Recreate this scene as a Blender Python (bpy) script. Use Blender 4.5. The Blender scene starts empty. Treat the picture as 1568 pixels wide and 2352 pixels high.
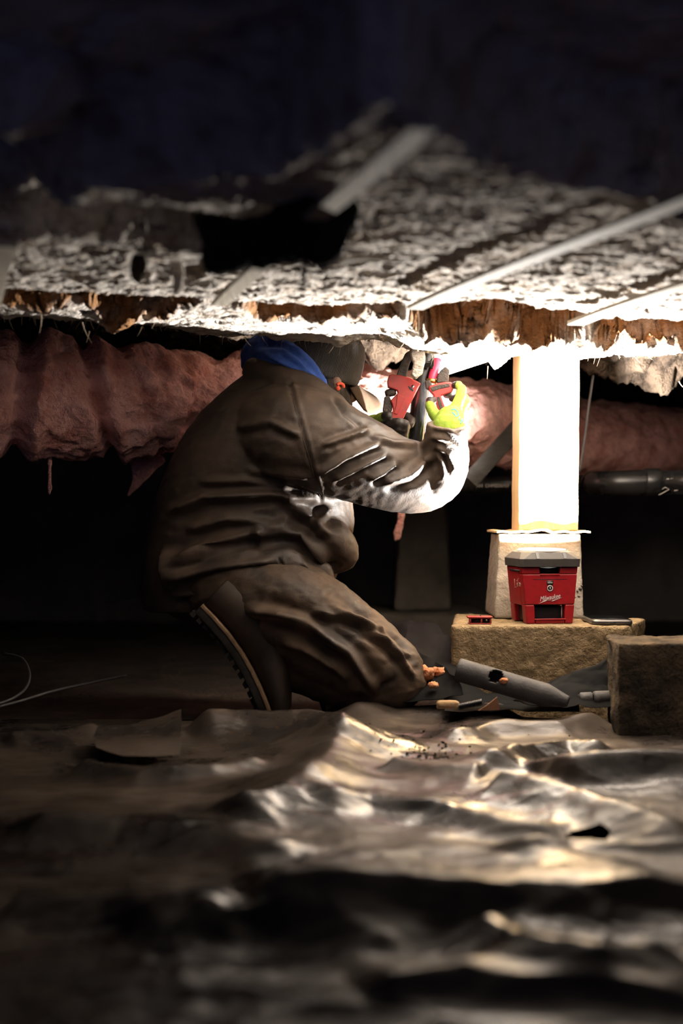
import bpy, bmesh, math, random
import numpy as np
from mathutils import Vector, Matrix

random.seed(7)
rng = np.random.default_rng(7)
S = bpy.context.scene
COL = S.collection

# ------------------------------------------------------------------ camera, world, exposure
F, HC, CX, CY = 3200.0, 0.45, 784.0, 1176.0          # focal length in pixels of the 1568x2352 frame, eye height
cam = bpy.data.cameras.new('camera')
cam.sensor_fit = 'VERTICAL'; cam.sensor_height = 36.0; cam.sensor_width = 24.0
cam.lens = 36.0 * F / 2352.0
cam.clip_start = 0.02
cam.dof.use_dof = True; cam.dof.focus_distance = 3.12; cam.dof.aperture_fstop = 2.0
co = bpy.data.objects.new('camera', cam); COL.objects.link(co)
co.location = (0, 0, HC); co.rotation_euler = (math.pi / 2, 0, 0)
S.camera = co

w = bpy.data.worlds.new('world'); S.world = w; w.use_nodes = True
bg = w.node_tree.nodes['Background']
bg.inputs[0].default_value = (0.24, 0.28, 0.75, 1); bg.inputs[1].default_value = 0.12   # dusk coming in at the crawlspace hatch

S.view_settings.view_transform = 'Standard'; S.view_settings.look = 'None'
S.view_settings.gamma = 1.0; S.view_settings.use_curve_mapping = False
S.view_settings.exposure = 0.0
LAMP_POWER = 140.0
try:
    S.cycles.use_denoising = True
    S.cycles.sample_clamp_indirect = 6.0
    S.cycles.use_adaptive_sampling = True; S.cycles.adaptive_threshold = .03
except Exception:
    pass

def P(u, v, Y):
    """a point seen at photo pixel (u, v) at distance Y in front of the camera"""
    return Vector(((u - CX) * Y / F, Y, HC + (CY - v) * Y / F))
def proj(co_):
    return CX + co_[:, 0] / co_[:, 1] * F, CY - (co_[:, 2] - HC) / co_[:, 1] * F

# ------------------------------------------------------------------ noise
_rs = np.random.RandomState(3)
_perm = np.concatenate([_rs.permutation(256)] * 2)
_g = _rs.normal(size=(256, 3)); _g /= np.linalg.norm(_g, axis=1)[:, None]
def perlin(p):
    p = np.asarray(p, float)
    i = np.floor(p).astype(int); f = p - i
    t = f * f * f * (f * (f * 6 - 15) + 10)
    i &= 255
    out = np.zeros(len(p))
    for dx in (0, 1):
        wx = t[:, 0] if dx else 1 - t[:, 0]
        a = _perm[(i[:, 0] + dx) & 255]
        for dy in (0, 1):
            wy = t[:, 1] if dy else 1 - t[:, 1]
            b = _perm[(a + i[:, 1] + dy) & 255]
            for dz in (0, 1):
                wz = t[:, 2] if dz else 1 - t[:, 2]
                g = _g[_perm[(b + i[:, 2] + dz) & 255]]
                out += wx * wy * wz * (g[:, 0] * (f[:, 0] - dx) + g[:, 1] * (f[:, 1] - dy) + g[:, 2] * (f[:, 2] - dz))
    return out * 1.5
def fbm(p, octv=4, gain=.5, lac=2.1):
    a, s, o = 1., 0., 0.
    p = np.asarray(p, float)
    for k in range(octv):
        o = o + a * perlin(p); s += a; a *= gain; p = p * lac + 17.3
    return o / s
def ridged(p, octv=4, gain=.55, lac=2.1):
    a, s, o = 1., 0., 0.
    p = np.asarray(p, float)
    for k in range(octv):
        o = o + a * (1 - np.abs(perlin(p)) * 2); s += a; a *= gain; p = p * lac + 9.1
    return o / s
def sstep(a, b, x):
    t = np.clip((x - a) / (b - a), 0, 1); return t * t * (3 - 2 * t)
def polydist(px, py, poly):
    """distance to a polyline, signed side, parameter along it 0..1"""
    best = np.full(len(px), 1e9); side = np.zeros(len(px)); par = np.zeros(len(px))
    n = len(poly) - 1
    for k in range(n):
        ax, ay = poly[k][:2]; bx, by = poly[k + 1][:2]
        dx, dy = bx - ax, by - ay; L2 = dx * dx + dy * dy + 1e-12
        t = np.clip(((px - ax) * dx + (py - ay) * dy) / L2, 0, 1)
        qx, qy = px - ax - t * dx, py - ay - t * dy
        d = np.hypot(qx, qy); m = d < best
        best[m] = d[m]; side[m] = np.sign(dx * qy - dy * qx)[m]; par[m] = ((k + t) / n)[m]
    return best, side, par

# ------------------------------------------------------------------ materials
def new_mat(name):
    m = bpy.data.materials.new(name); m.use_nodes = True
    nt = m.node_tree; return m, nt, nt.nodes['Principled BSDF']
def mk(name, c1, c2=None, scale=20, rough=.7, rough2=None, bump=0, bscale=80, spec=.4, metal=0, lo=.35, hi=.65,
       stretch=(1, 1, 1), bstretch=None, detail=6, sheen=0, coat=0, sss=0, bdist=.01):
    m, nt, b = new_mat(name); N = nt.nodes; L = nt.links
    b.inputs['Roughness'].default_value = rough; b.inputs['Metallic'].default_value = metal
    b.inputs['Specular IOR Level'].default_value = spec
    if sheen: b.inputs['Sheen Weight'].default_value = sheen
    if coat: b.inputs['Coat Weight'].default_value = coat
    if sss:
        b.inputs['Subsurface Weight'].default_value = sss
        b.inputs['Subsurface Radius'].default_value = (1, .45, .2); b.inputs['Subsurface Scale'].default_value = .02
    b.inputs['Base Color'].default_value = (*c1, 1)
    tc = N.new('ShaderNodeTexCoord')
    def noise(sc, st, dt):
        mp = N.new('ShaderNodeMapping'); mp.inputs['Scale'].default_value = st
        L.new(tc.outputs['Object'], mp.inputs['Vector'])
        n = N.new('ShaderNodeTexNoise'); n.inputs['Scale'].default_value = sc; n.inputs['Detail'].default_value = dt
        n.inputs['Roughness'].default_value = .6
        L.new(mp.outputs[0], n.inputs['Vector']); return n
    if c2 is not None:
        n = noise(scale, stretch, detail)
        r = N.new('ShaderNodeMapRange'); r.inputs[1].default_value = lo; r.inputs[2].default_value = hi
        L.new(n.outputs['Fac'], r.inputs[0])
        mx = N.new('ShaderNodeMix'); mx.data_type = 'RGBA'
        mx.inputs[6].default_value = (*c1, 1); mx.inputs[7].default_value = (*c2, 1)
        L.new(r.outputs[0], mx.inputs[0]); L.new(mx.outputs[2], b.inputs['Base Color'])
        if rough2 is not None:
            r2 = N.new('ShaderNodeMapRange'); r2.inputs[3].default_value = rough; r2.inputs[4].default_value = rough2
            L.new(r.outputs[0], r2.inputs[0]); L.new(r2.outputs[0], b.inputs['Roughness'])
    if bump:
        n = noise(bscale, bstretch or stretch, 5)
        bp = N.new('ShaderNodeBump'); bp.inputs['Strength'].default_value = bump; bp.inputs['Distance'].default_value = bdist
        L.new(n.outputs['Fac'], bp.inputs['Height']); L.new(bp.outputs[0], b.inputs['Normal'])
    return m
def mk_emit(name, c, s):
    m, nt, b = new_mat(name)
    b.inputs['Base Color'].default_value = (*c, 1)
    b.inputs['Emission Color'].default_value = (*c, 1); b.inputs['Emission Strength'].default_value = s
    return m
def mk_wood(name, c1, c2, axis=2, scale=14):
    st = [9, 9, 9]; st[axis] = .6
    return mk(name, c1, c2, scale=scale, rough=.75, lo=.3, hi=.7, stretch=tuple(st), bump=.25, bscale=scale * 2, detail=4, spec=.2)
def mk_cap(name):
    m = mk(name, (.045, .042, .04), (.09, .085, .083), scale=12, rough=.85, spec=.2)
    nt = m.node_tree; N = nt.nodes; L = nt.links; b = N['Principled BSDF']
    tc = N.new('ShaderNodeTexCoord'); wv = N.new('ShaderNodeTexWave'); wv.bands_direction = 'X'
    wv.inputs['Scale'].default_value = 62; wv.inputs['Distortion'].default_value = .4
    L.new(tc.outputs['UV'], wv.inputs['Vector'])
    bp = N.new('ShaderNodeBump'); bp.inputs['Strength'].default_value = .8; bp.inputs['Distance'].default_value = .003
    L.new(wv.outputs['Fac'], bp.inputs['Height']); L.new(bp.outputs[0], b.inputs['Normal'])
    return m

M = {}
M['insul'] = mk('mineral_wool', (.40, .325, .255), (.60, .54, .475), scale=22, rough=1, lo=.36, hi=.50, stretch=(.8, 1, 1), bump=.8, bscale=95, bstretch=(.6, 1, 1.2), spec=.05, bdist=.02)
def recess_brown(m):
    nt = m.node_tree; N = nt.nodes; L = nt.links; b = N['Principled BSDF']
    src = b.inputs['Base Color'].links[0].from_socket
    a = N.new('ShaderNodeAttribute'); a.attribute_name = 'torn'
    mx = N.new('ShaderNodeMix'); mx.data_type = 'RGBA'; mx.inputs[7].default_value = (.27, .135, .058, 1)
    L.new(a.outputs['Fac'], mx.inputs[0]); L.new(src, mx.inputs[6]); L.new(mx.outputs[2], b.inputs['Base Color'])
recess_brown(M['insul'])          # browner base colour in the gap between batts and in the pits
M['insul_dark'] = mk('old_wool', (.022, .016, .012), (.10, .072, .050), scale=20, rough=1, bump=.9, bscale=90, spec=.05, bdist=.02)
M['paper'] = mk('black_faced_wool', (.012, .011, .010), (.035, .03, .026), scale=30, rough=1, bump=.7, bscale=120, spec=.05)
M['fibre'] = mk('fibre', (.6, .48, .36), rough=1, spec=.05)
M['pink'] = mk('pink_fibreglass', (.58, .25, .20), (.92, .53, .46), scale=13, rough=1, lo=.34, hi=.6, bump=.8, bscale=70, spec=.05, bdist=.02)
M['pinkfibre'] = mk('pink_fibre', (.55, .2, .17), rough=1, spec=.05)
M['chunk'] = mk('orange_fibreglass', (.6, .22, .1), (.75, .4, .22), scale=30, rough=1, bump=.8, bscale=120, spec=.05)
M['jacket'] = mk('waxed_canvas', (.030, .0235, .019), (.088, .058, .038), scale=7, rough=.5, rough2=.72, lo=.36, hi=.66, bump=.12, bscale=260, spec=.45, detail=8)
M['trousers'] = mk('work_trousers', (.032, .023, .016), (.098, .062, .037), scale=9, rough=.55, rough2=.8, lo=.36, hi=.66, bump=.12, bscale=260, spec=.35, detail=8)
M['boot'] = mk('boot_leather', (.018, .013, .010), (.05, .034, .023), scale=14, rough=.6, spec=.35)
M['sole'] = mk('boot_rubber', (.012, .011, .01), (.03, .026, .022), scale=30, rough=.8, spec=.3)
M['welt'] = mk('boot_welt', (.16, .10, .055), (.26, .17, .10), scale=40, rough=.75, spec=.3)
M['skin'] = mk('skin', (.27, .14, .095), (.20, .10, .07), scale=20, rough=.55)
M['hair'] = mk('hair', (.02, .014, .011), (.05, .034, .026), scale=60, rough=.7, stretch=(1, 1, .3), bump=.8, bscale=160)
M['cap'] = mk_cap('corduroy')
M['brim'] = mk('suede', (.040, .026, .016), (.06, .040, .026), scale=25, rough=.9, spec=.1)
M['hood'] = mk('blue_fleece', (.05, .11, .40), (.075, .15, .48), scale=30, rough=.95, spec=.1, bump=.2, bscale=300)
M['lime'] = mk('lime_knit', (.17, .25, .028), (.21, .30, .04), scale=40, rough=.85, spec=.15, bump=.2, bscale=400)
M['palm'] = mk('nitrile', (.014, .011, .010), (.03, .023, .02), scale=40, rough=.6, spec=.35)
M['cyan'] = mk('cyan_print', (.02, .45, .5), rough=.7)
M['orange'] = mk('ear_plug', (.9, .13, .06), rough=.6)
M['red'] = mk('red_enamel', (.27, .012, .009), (.165, .016, .011), scale=35, rough=.42, rough2=.65, spec=.5, lo=.45, hi=.7)
M['steel'] = mk('dark_steel', (.018, .015, .013), (.045, .032, .024), scale=60, rough=.55, metal=.2, bump=.3, bscale=200)
M['abs'] = mk('black_abs', (.006, .006, .0065), (.014, .0135, .013), scale=12, rough=.2, rough2=.36, spec=.35)
M['pvc'] = mk('white_pvc', (.62, .66, .72), (.7, .73, .78), scale=20, rough=.35)
M['greypvc'] = mk('grey_pvc', (.075, .072, .071), (.045, .042, .04), scale=25, rough=.7, bump=.2, bscale=200)
M['pex'] = mk('red_pex', (.8, .05, .12), rough=.35)
M['brass'] = mk('brass', (.7, .42, .12), rough=.35, metal=1)
M['print'] = mk('print_ink', (.2, .18, .4), rough=.8)
M['chalk'] = mk('pale_marker', (.5, .47, .42), rough=.9)
M['post'] = mk_wood('post_lumber', (.50, .32, .15), (.68, .50, .28), axis=2, scale=9)
M['lath'] = mk_wood('lath_lumber', (.34, .29, .22), (.48, .42, .33), axis=1, scale=9)
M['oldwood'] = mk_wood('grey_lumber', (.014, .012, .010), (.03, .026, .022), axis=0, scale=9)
M['joist'] = mk_wood('joist_lumber', (.10, .07, .045), (.17, .12, .08), axis=1, scale=6)
M['card'] = mk('cardboard', (.40, .25, .12), (.52, .35, .19), scale=20, rough=.9, bump=.3, bscale=90)
M['conc'] = mk('concrete', (.19, .165, .135), (.26, .225, .185), scale=14, rough=.95, bump=.5, bscale=160, spec=.2, bdist=.006)
M['rough_conc'] = mk('rough_concrete', (.18, .125, .065), (.29, .21, .12), scale=45, rough=1, bump=.9, bscale=130, spec=.15, bdist=.012)
M['dirty_block'] = mk('dirty_block', (.028, .023, .018), (.10, .072, .045), scale=18, rough=1, bump=.8, bscale=110, spec=.15, bdist=.012)
M['pit'] = mk('pitted_hole', (.05, .042, .035), rough=1)
M['wall'] = mk('foundation_wall', (.16, .15, .135), (.22, .2, .18), scale=5, rough=1, bump=.3, bscale=40)
M['deck'] = mk('floor_deck', (.10, .07, .05), (.16, .12, .08), scale=5, rough=1)
M['soil'] = mk('dark_soil', (.035, .026, .02), (.075, .055, .04), scale=12, rough=1, bump=.9, bscale=60)
M['blackfilm'] = mk('black_plastic_film', (.003, .003, .0033), (.009, .0085, .008), scale=9, rough=.6, rough2=.85, spec=.06)
M['cable'] = mk('cable_jacket', (.06, .055, .055), rough=.5)
M['lampred'] = mk('lamp_red_plastic', (.24, .003, .006), (.19, .003, .006), scale=60, rough=.42, spec=.45)
M['lampgrey'] = mk('lamp_grey_plastic', (.026, .024, .022), (.036, .032, .03), scale=70, rough=.7, spec=.35)
M['lampblack'] = mk('lamp_black_plastic', (.008, .008, .009), rough=.45)
M['lampwhite'] = mk('lamp_white_print', (.55, .52, .5), rough=.6)
M['lens'] = mk_emit('lamp_lens', (1, .95, .86), 60.0)
M['glass'] = mk('phone_glass', (.02, .02, .022), rough=.06, spec=.8)
M['phone'] = mk('phone_shell', (.12, .11, .105), rough=.3, metal=.7)
M['dirt'] = mk('dirt_crumb', (.03, .02, .014), rough=1)
M['brownscrap'] = mk('brown_scrap', (.22, .10, .05), (.3, .15, .08), scale=30, rough=.8)

def mk_plastic():
    m, nt, b = new_mat('poly_sheet'); N = nt.nodes; L = nt.links
    tc = N.new('ShaderNodeTexCoord')
    def noise(sc, st, d=6, rgh=.6):
        mp = N.new('ShaderNodeMapping'); mp.inputs['Scale'].default_value = st
        L.new(tc.outputs['Object'], mp.inputs['Vector'])
        n = N.new('ShaderNodeTexNoise'); n.inputs['Scale'].default_value = sc; n.inputs['Detail'].default_value = d
        n.inputs['Roughness'].default_value = rgh
        L.new(mp.outputs[0], n.inputs['Vector']); return n
    n = noise(3.2, (1, 1, 1), 8, .65)
    r = N.new('ShaderNodeMapRange'); r.inputs[1].default_value = .38; r.inputs[2].default_value = .62
    L.new(n.outputs['Fac'], r.inputs[0])
    mx = N.new('ShaderNodeMix'); mx.data_type = 'RGBA'
    mx.inputs[6].default_value = (.018, .016, .015, 1); mx.inputs[7].default_value = (.080, .061, .047, 1)
    L.new(r.outputs[0], mx.inputs[0])
    n2 = noise(45, (1, 1, 1), 3)
    r2 = N.new('ShaderNodeMapRange'); r2.inputs[1].default_value = .64; r2.inputs[2].default_value = .72
    L.new(n2.outputs['Fac'], r2.inputs[0])
    mx2 = N.new('ShaderNodeMix'); mx2.data_type = 'RGBA'; mx2.inputs[7].default_value = (.05, .03, .018, 1)
    L.new(mx.outputs[2], mx2.inputs[6]); L.new(r2.outputs[0], mx2.inputs[0])
    L.new(mx2.outputs[2], b.inputs['Base Color'])
    r3 = N.new('ShaderNodeMapRange'); r3.inputs[3].default_value = .18; r3.inputs[4].default_value = .48
    L.new(r.outputs[0], r3.inputs[0]); L.new(r3.outputs[0], b.inputs['Roughness'])
    b.inputs['Specular IOR Level'].default_value = .30
    n3 = noise(16, (.7, 1.2, 1), 4)
    bp = N.new('ShaderNodeBump'); bp.inputs['Strength'].default_value = .17; bp.inputs['Distance'].default_value = .02
    L.new(n3.outputs['Fac'], bp.inputs['Height'])
    mp = N.new('ShaderNodeMapping'); mp.inputs['Scale'].default_value = (.75, 1.25, 1); L.new(tc.outputs['Object'], mp.inputs['Vector'])
    wn = N.new('ShaderNodeTexNoise'); wn.inputs['Scale'].default_value = 5; L.new(mp.outputs[0], wn.inputs['Vector'])
    wm = N.new('ShaderNodeMix'); wm.data_type = 'RGBA'; wm.inputs[0].default_value = .12
    L.new(mp.outputs[0], wm.inputs[6]); L.new(wn.outputs['Color'], wm.inputs[7])
    vo = N.new('ShaderNodeTexVoronoi'); vo.inputs['Scale'].default_value = 10.5; L.new(wm.outputs[2], vo.inputs['Vector'])
    bp2 = N.new('ShaderNodeBump'); bp2.inputs['Strength'].default_value = .22; bp2.inputs['Distance'].default_value = .03
    L.new(vo.outputs['Distance'], bp2.inputs['Height']); L.new(bp.outputs[0], bp2.inputs['Normal']); L.new(bp2.outputs[0], b.inputs['Normal'])
    return m
M['poly'] = mk_plastic()

# ------------------------------------------------------------------ mesh helpers
def link(o, parent=None):
    COL.objects.link(o)
    if parent is not None: o.parent = parent
    return o
def tag(o, label=None, cat=None, group=None, kind=None):
    if label: o['label'] = label
    if cat: o['category'] = cat
    if group: o['group'] = group
    if kind: o['kind'] = kind
    return o
def empty(name, loc, label, cat, group=None):
    o = bpy.data.objects.new(name, None); o.location = loc; o.empty_display_size = .05
    link(o); return tag(o, label, cat, group)
def base_of(parent):
    v = Vector((0, 0, 0))
    while parent is not None:
        v += parent.location; parent = parent.parent
    return v

class MB:
    def __init__(self): self.v = []; self.f = []; self.mi = []; self.cur = 0
    def add(self, verts, faces):
        o = len(self.v); self.v += [tuple(x) for x in verts]
        for f in faces: self.f.append(tuple(i + o for i in f)); self.mi.append(self.cur)
        return self
    def box(self, c, s, rot=None, taper=None):
        hx, hy, hz = s[0] / 2, s[1] / 2, s[2] / 2; vs = []
        for z in (-1, 1):
            k = 1 if (z > 0 or not taper) else taper
            for x, y in ((-1, -1), (1, -1), (1, 1), (-1, 1)):
                q = Vector((x * hx * k, y * hy * k, z * hz))
                if rot is not None: q = rot @ q
                vs.append(q + Vector(c))
        return self.add(vs, [(3, 2, 1, 0), (4, 5, 6, 7), (0, 1, 5, 4), (1, 2, 6, 5), (2, 3, 7, 6), (3, 0, 4, 7)])
    def tube(self, path, rad, n=16, caps=True, sub=0, up=(0, 1, 0)):
        """swept tube; rad entries are r or (r_up, r_side); sub = spline samples between points"""
        path = [Vector(p) for p in path]
        rad = [(r, r) if not isinstance(r, (tuple, list)) else tuple(r) for r in rad]
        if sub:
            pp, rr = [], []
            for k in range(len(path) - 1):
                a = path[max(k - 1, 0)]; b_ = path[k]; c = path[k + 1]; d = path[min(k + 2, len(path) - 1)]
                for j in range(sub):
                    t = j / sub
                    q = .5 * ((2 * b_) + (c - a) * t + (2 * a - 5 * b_ + 4 * c - d) * t * t + (3 * b_ - a - 3 * c + d) * t ** 3)
                    pp.append(q); rr.append(tuple(rad[k][m] * (1 - t) + rad[k + 1][m] * t for m in (0, 1)))
            pp.append(path[-1]); rr.append(rad[-1]); path, rad = pp, rr
        vs = []; m = len(path); upv = Vector(up)
        for k in range(m):
            t = (path[min(k + 1, m - 1)] - path[max(k - 1, 0)])
            t = t.normalized() if t.length > 1e-9 else Vector((1, 0, 0))
            s = t.cross(upv)
            s = s.normalized() if s.length > 1e-4 else t.orthogonal().normalized()
            u_ = s.cross(t).normalized()
            for j in range(n):
                a = 2 * math.pi * j / n
                vs.append(path[k] + u_ * (rad[k][0] * math.cos(a)) + s * (rad[k][1] * math.sin(a)))
        fs = []
        for k in range(m - 1):
            for j in range(n):
                a, b_ = k * n + j, k * n + (j + 1) % n
                fs.append((a, b_, b_ + n, a + n))
        if caps: fs += [tuple(range(n))[::-1], tuple(range((m - 1) * n, m * n))]
        return self.add(vs, fs)
    def capsules(self, pts, rad, n=12):
        """rounded chain: tube + spheres at the joints"""
        self.tube(pts, rad, n)
        for p, r in zip(pts, rad): self.ball(p, (r, r, r), n, 8)
        return self
    def ball(self, c, r, n=16, m=10, rot=None):
        c = Vector(c); vs = []; fs = []
        for k in range(1, m):
            th = math.pi * k / m
            for j in range(n):
                a = 2 * math.pi * j / n
                q = Vector((r[0] * math.sin(th) * math.cos(a), r[1] * math.sin(th) * math.sin(a), r[2] * math.cos(th)))
                vs.append(c + (rot @ q if rot is not None else q))
        q = Vector((0, 0, r[2])); vs.append(c + (rot @ q if rot is not None else q)); vs.append(c - (rot @ q if rot is not None else q))
        T, B = len(vs) - 2, len(vs) - 1
        for k in range(m - 2):
            for j in range(n):
                a, b_ = k * n + j, k * n + (j + 1) % n
                fs.append((a, a + n, b_ + n, b_))
        for j in range(n):
            fs.append((T, j, (j + 1) % n)); o = (m - 2) * n; fs.append((B, o + (j + 1) % n, o + j))
        return self.add(vs, fs)
    def rings(self, rings, caps=True):
        n = len(rings[0]); vs = [p for r in rings for p in r]; fs = []
        for k in range(len(rings) - 1):
            for j in range(n):
                a, b_ = k * n + j, k * n + (j + 1) % n
                fs.append((a, b_, b_ + n, a + n))
        if caps: fs += [tuple(range(n))[::-1], tuple(range((len(rings) - 1) * n, len(rings) * n))]
        return self.add(vs, fs)
    def extrude(self, poly, off):
        """poly: list of points of a flat outline, off: thickness vector"""
        off = Vector(off); n = len(poly)
        a = [Vector(p) - off / 2 for p in poly]; b_ = [Vector(p) + off / 2 for p in poly]
        return self.add(a + b_, [tuple(range(n))[::-1], tuple(range(n, 2 * n))] + [(j, (j + 1) % n, n + (j + 1) % n, n + j) for j in range(n)])
    def mesh(self, name):
        me = bpy.data.meshes.new(name); me.from_pydata(self.v, [], self.f); me.update()
        bm = bmesh.new(); bm.from_mesh(me); bmesh.ops.recalc_face_normals(bm, faces=bm.faces); bm.to_mesh(me); bm.free()
        return me

def finish(me, name, mats, parent=None, smooth=True, origin=None):
    """link mesh whose vertices are in world space; origin becomes the object's location"""
    if not isinstance(mats, (list, tuple)): mats = [mats]
    for m in mats: me.materials.append(M[m] if isinstance(m, str) else m)
    base = base_of(parent)
    o = bpy.data.objects.new(name, me)
    org = Vector(origin) if origin is not None else (base if parent is not None else None)
    if org is None:
        co_ = np.empty(len(me.vertices) * 3); me.vertices.foreach_get('co', co_); co_ = co_.reshape(-1, 3)
        org = Vector((co_[:, 0].mean(), co_[:, 1].mean(), co_[:, 2].min()))
    me.transform(Matrix.Translation(-org))
    o.location = org - base
    if smooth: me.polygons.foreach_set('use_smooth', [True] * len(me.polygons))
    me.update()
    return link(o, parent)
def build(mb, name, mats, parent=None, smooth=True, bevel=0, origin=None, seg=2, angle=.5):
    me = mb.mesh(name)
    if len(set(mb.mi)) > 1: me.polygons.foreach_set('material_index', mb.mi)
    o = finish(me, name, mats, parent, smooth, origin)
    if bevel:
        md = o.modifiers.new('bevel', 'BEVEL'); md.width = bevel; md.segments = seg; md.limit_method = 'ANGLE'; md.angle_limit = angle
    if smooth and bevel or not smooth:
        pass
    return o
def baked(me, mods):
    """run modifiers over a mesh and give back the resulting mesh"""
    o = bpy.data.objects.new('tmp', me); COL.objects.link(o)
    for ty, kw in mods:
        md = o.modifiers.new(ty.lower(), ty)
        for k, v_ in kw.items(): setattr(md, k, v_)
    dg = bpy.context.evaluated_depsgraph_get()
    r = bpy.data.meshes.new_from_object(o.evaluated_get(dg))
    bpy.data.objects.remove(o); return r
def remesh(mb, name, vox, smooth=6, fac=.5):
    me = mb.mesh(name)
    mods = [('REMESH', dict(mode='VOXEL', voxel_size=vox, use_smooth_shade=True))]
    if smooth: mods.append(('SMOOTH', dict(factor=fac, iterations=smooth)))
    r = baked(me, mods); r.name = name; return r
def getco(me):
    c = np.empty(len(me.vertices) * 3); me.vertices.foreach_get('co', c); return c.reshape(-1, 3)
def getno(me):
    n = np.empty(len(me.vertices) * 3); me.vertices.foreach_get('normal', n); return n.reshape(-1, 3)
def setco(me, c):
    me.vertices.foreach_set('co', np.ascontiguousarray(c, dtype=np.float32).ravel()); me.update()
def grid_mesh(name, V, nr, nc):
    idx = np.arange(nr * nc).reshape(nr, nc)
    q = np.stack([idx[:-1, :-1], idx[:-1, 1:], idx[1:, 1:], idx[1:, :-1]], -1).reshape(-1, 4)
    me = bpy.data.meshes.new(name)
    me.vertices.add(len(V)); me.vertices.foreach_set('co', V.astype(np.float32).ravel())
    me.loops.add(q.size); me.loops.foreach_set('vertex_index', q.ravel().astype(np.int32))
    me.polygons.add(len(q)); me.polygons.foreach_set('loop_start', np.arange(0, q.size, 4, dtype=np.int32))
    me.polygons.foreach_set('loop_total', np.full(len(q), 4, dtype=np.int32))
    me.update(calc_edges=True); return me
def wisps(name, pts, mat, parent, lmin=.006, lmax=.03, r=.0005, down=.7, seed=1):
    """loose fibres hanging from the points"""
    rd = random.Random(seed); mb = MB()
    for p in pts:
        p = Vector(p); L = rd.uniform(lmin, lmax) * rd.uniform(.4, 1)
        d = Vector((rd.uniform(-1, 1), rd.uniform(-1, .6), -down - rd.random())).normalized()
        bend = Vector((rd.uniform(-1, 1), rd.uniform(-1, 1), rd.uniform(-1, .3))) * L * .5
        path = [p - d * .004 + d * (L * t) + bend * t * t for t in (0, .33, .66, 1)]
        mb.tube(path, [r * 1.3, r, r * .8, r * .3], n=3, caps=False)
    o = build(mb, name, mat, parent); return tag(o, kind='stuff')
def rocky(mb_mesh, amp, sc, seed=0., sub=None):
    c = getco(mb_mesh); n = getno(mb_mesh)
    d = fbm(c * sc + seed, 4) * amp + fbm(c * sc * 5 + seed, 3) * amp * .35
    setco(mb_mesh, c + n * d[:, None])
def subdiv_box(verts8, cuts, bevel=.01, smooth=0):
    """closed hexahedron from 8 corners (bottom 4, top 4), bevelled and finely subdivided"""
    bm = bmesh.new(); vs = [bm.verts.new(v) for v in verts8]
    for f in ((3, 2, 1, 0), (4, 5, 6, 7), (0, 1, 5, 4), (1, 2, 6, 5), (2, 3, 7, 6), (3, 0, 4, 7)): bm.faces.new([vs[i] for i in f])
    bmesh.ops.subdivide_edges(bm, edges=bm.edges[:], cuts=3, use_grid_fill=True)
    me = bpy.data.meshes.new('blk'); bm.to_mesh(me); bm.free()
    return baked(me, [('REMESH', dict(mode='VOXEL', voxel_size=cuts)), ('SMOOTH', dict(factor=.5, iterations=int(bevel / cuts * 3) + 1))])

# ================================================================== THE SETTING
def plane_box(name, c, s, mat):
    o = build(MB().box(c, s), name, mat, smooth=False); return tag(o, kind='structure')
# soil, uneven
gx = np.linspace(-3.2, 3.2, 130); gy = np.linspace(.2, 6.4, 130)
X, Y = np.meshgrid(gx, gy); V = np.stack([X.ravel(), Y.ravel(), np.zeros(X.size)], 1)
V[:, 2] = -.045 + .02 * fbm(V * 3, 4)
tag(finish(grid_mesh('floor', V, 130, 130), 'floor', 'soil', origin=(0, 0, 0)), kind='structure')
plane_box('ceiling', (0, 3.2, 1.12), (6.6, 6.6, .05), 'deck')
plane_box('wall_back', (0, 6.35, .5), (6.6, .12, 1.25), 'wall')
plane_box('wall_left', (-3.2, 3.2, .5), (.12, 6.5, 1.25), 'wall')
plane_box('wall_right', (3.2, 3.2, .5), (.12, 6.5, 1.25), 'wall')
for k, xj in enumerate((-1.25, -.72, -.28, .18, .66, 1.15)):
    o = plane_box('trim_%d' % (k + 1), (xj, 4.6, 1.03), (.04, 3.3, .13), 'joist')

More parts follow.
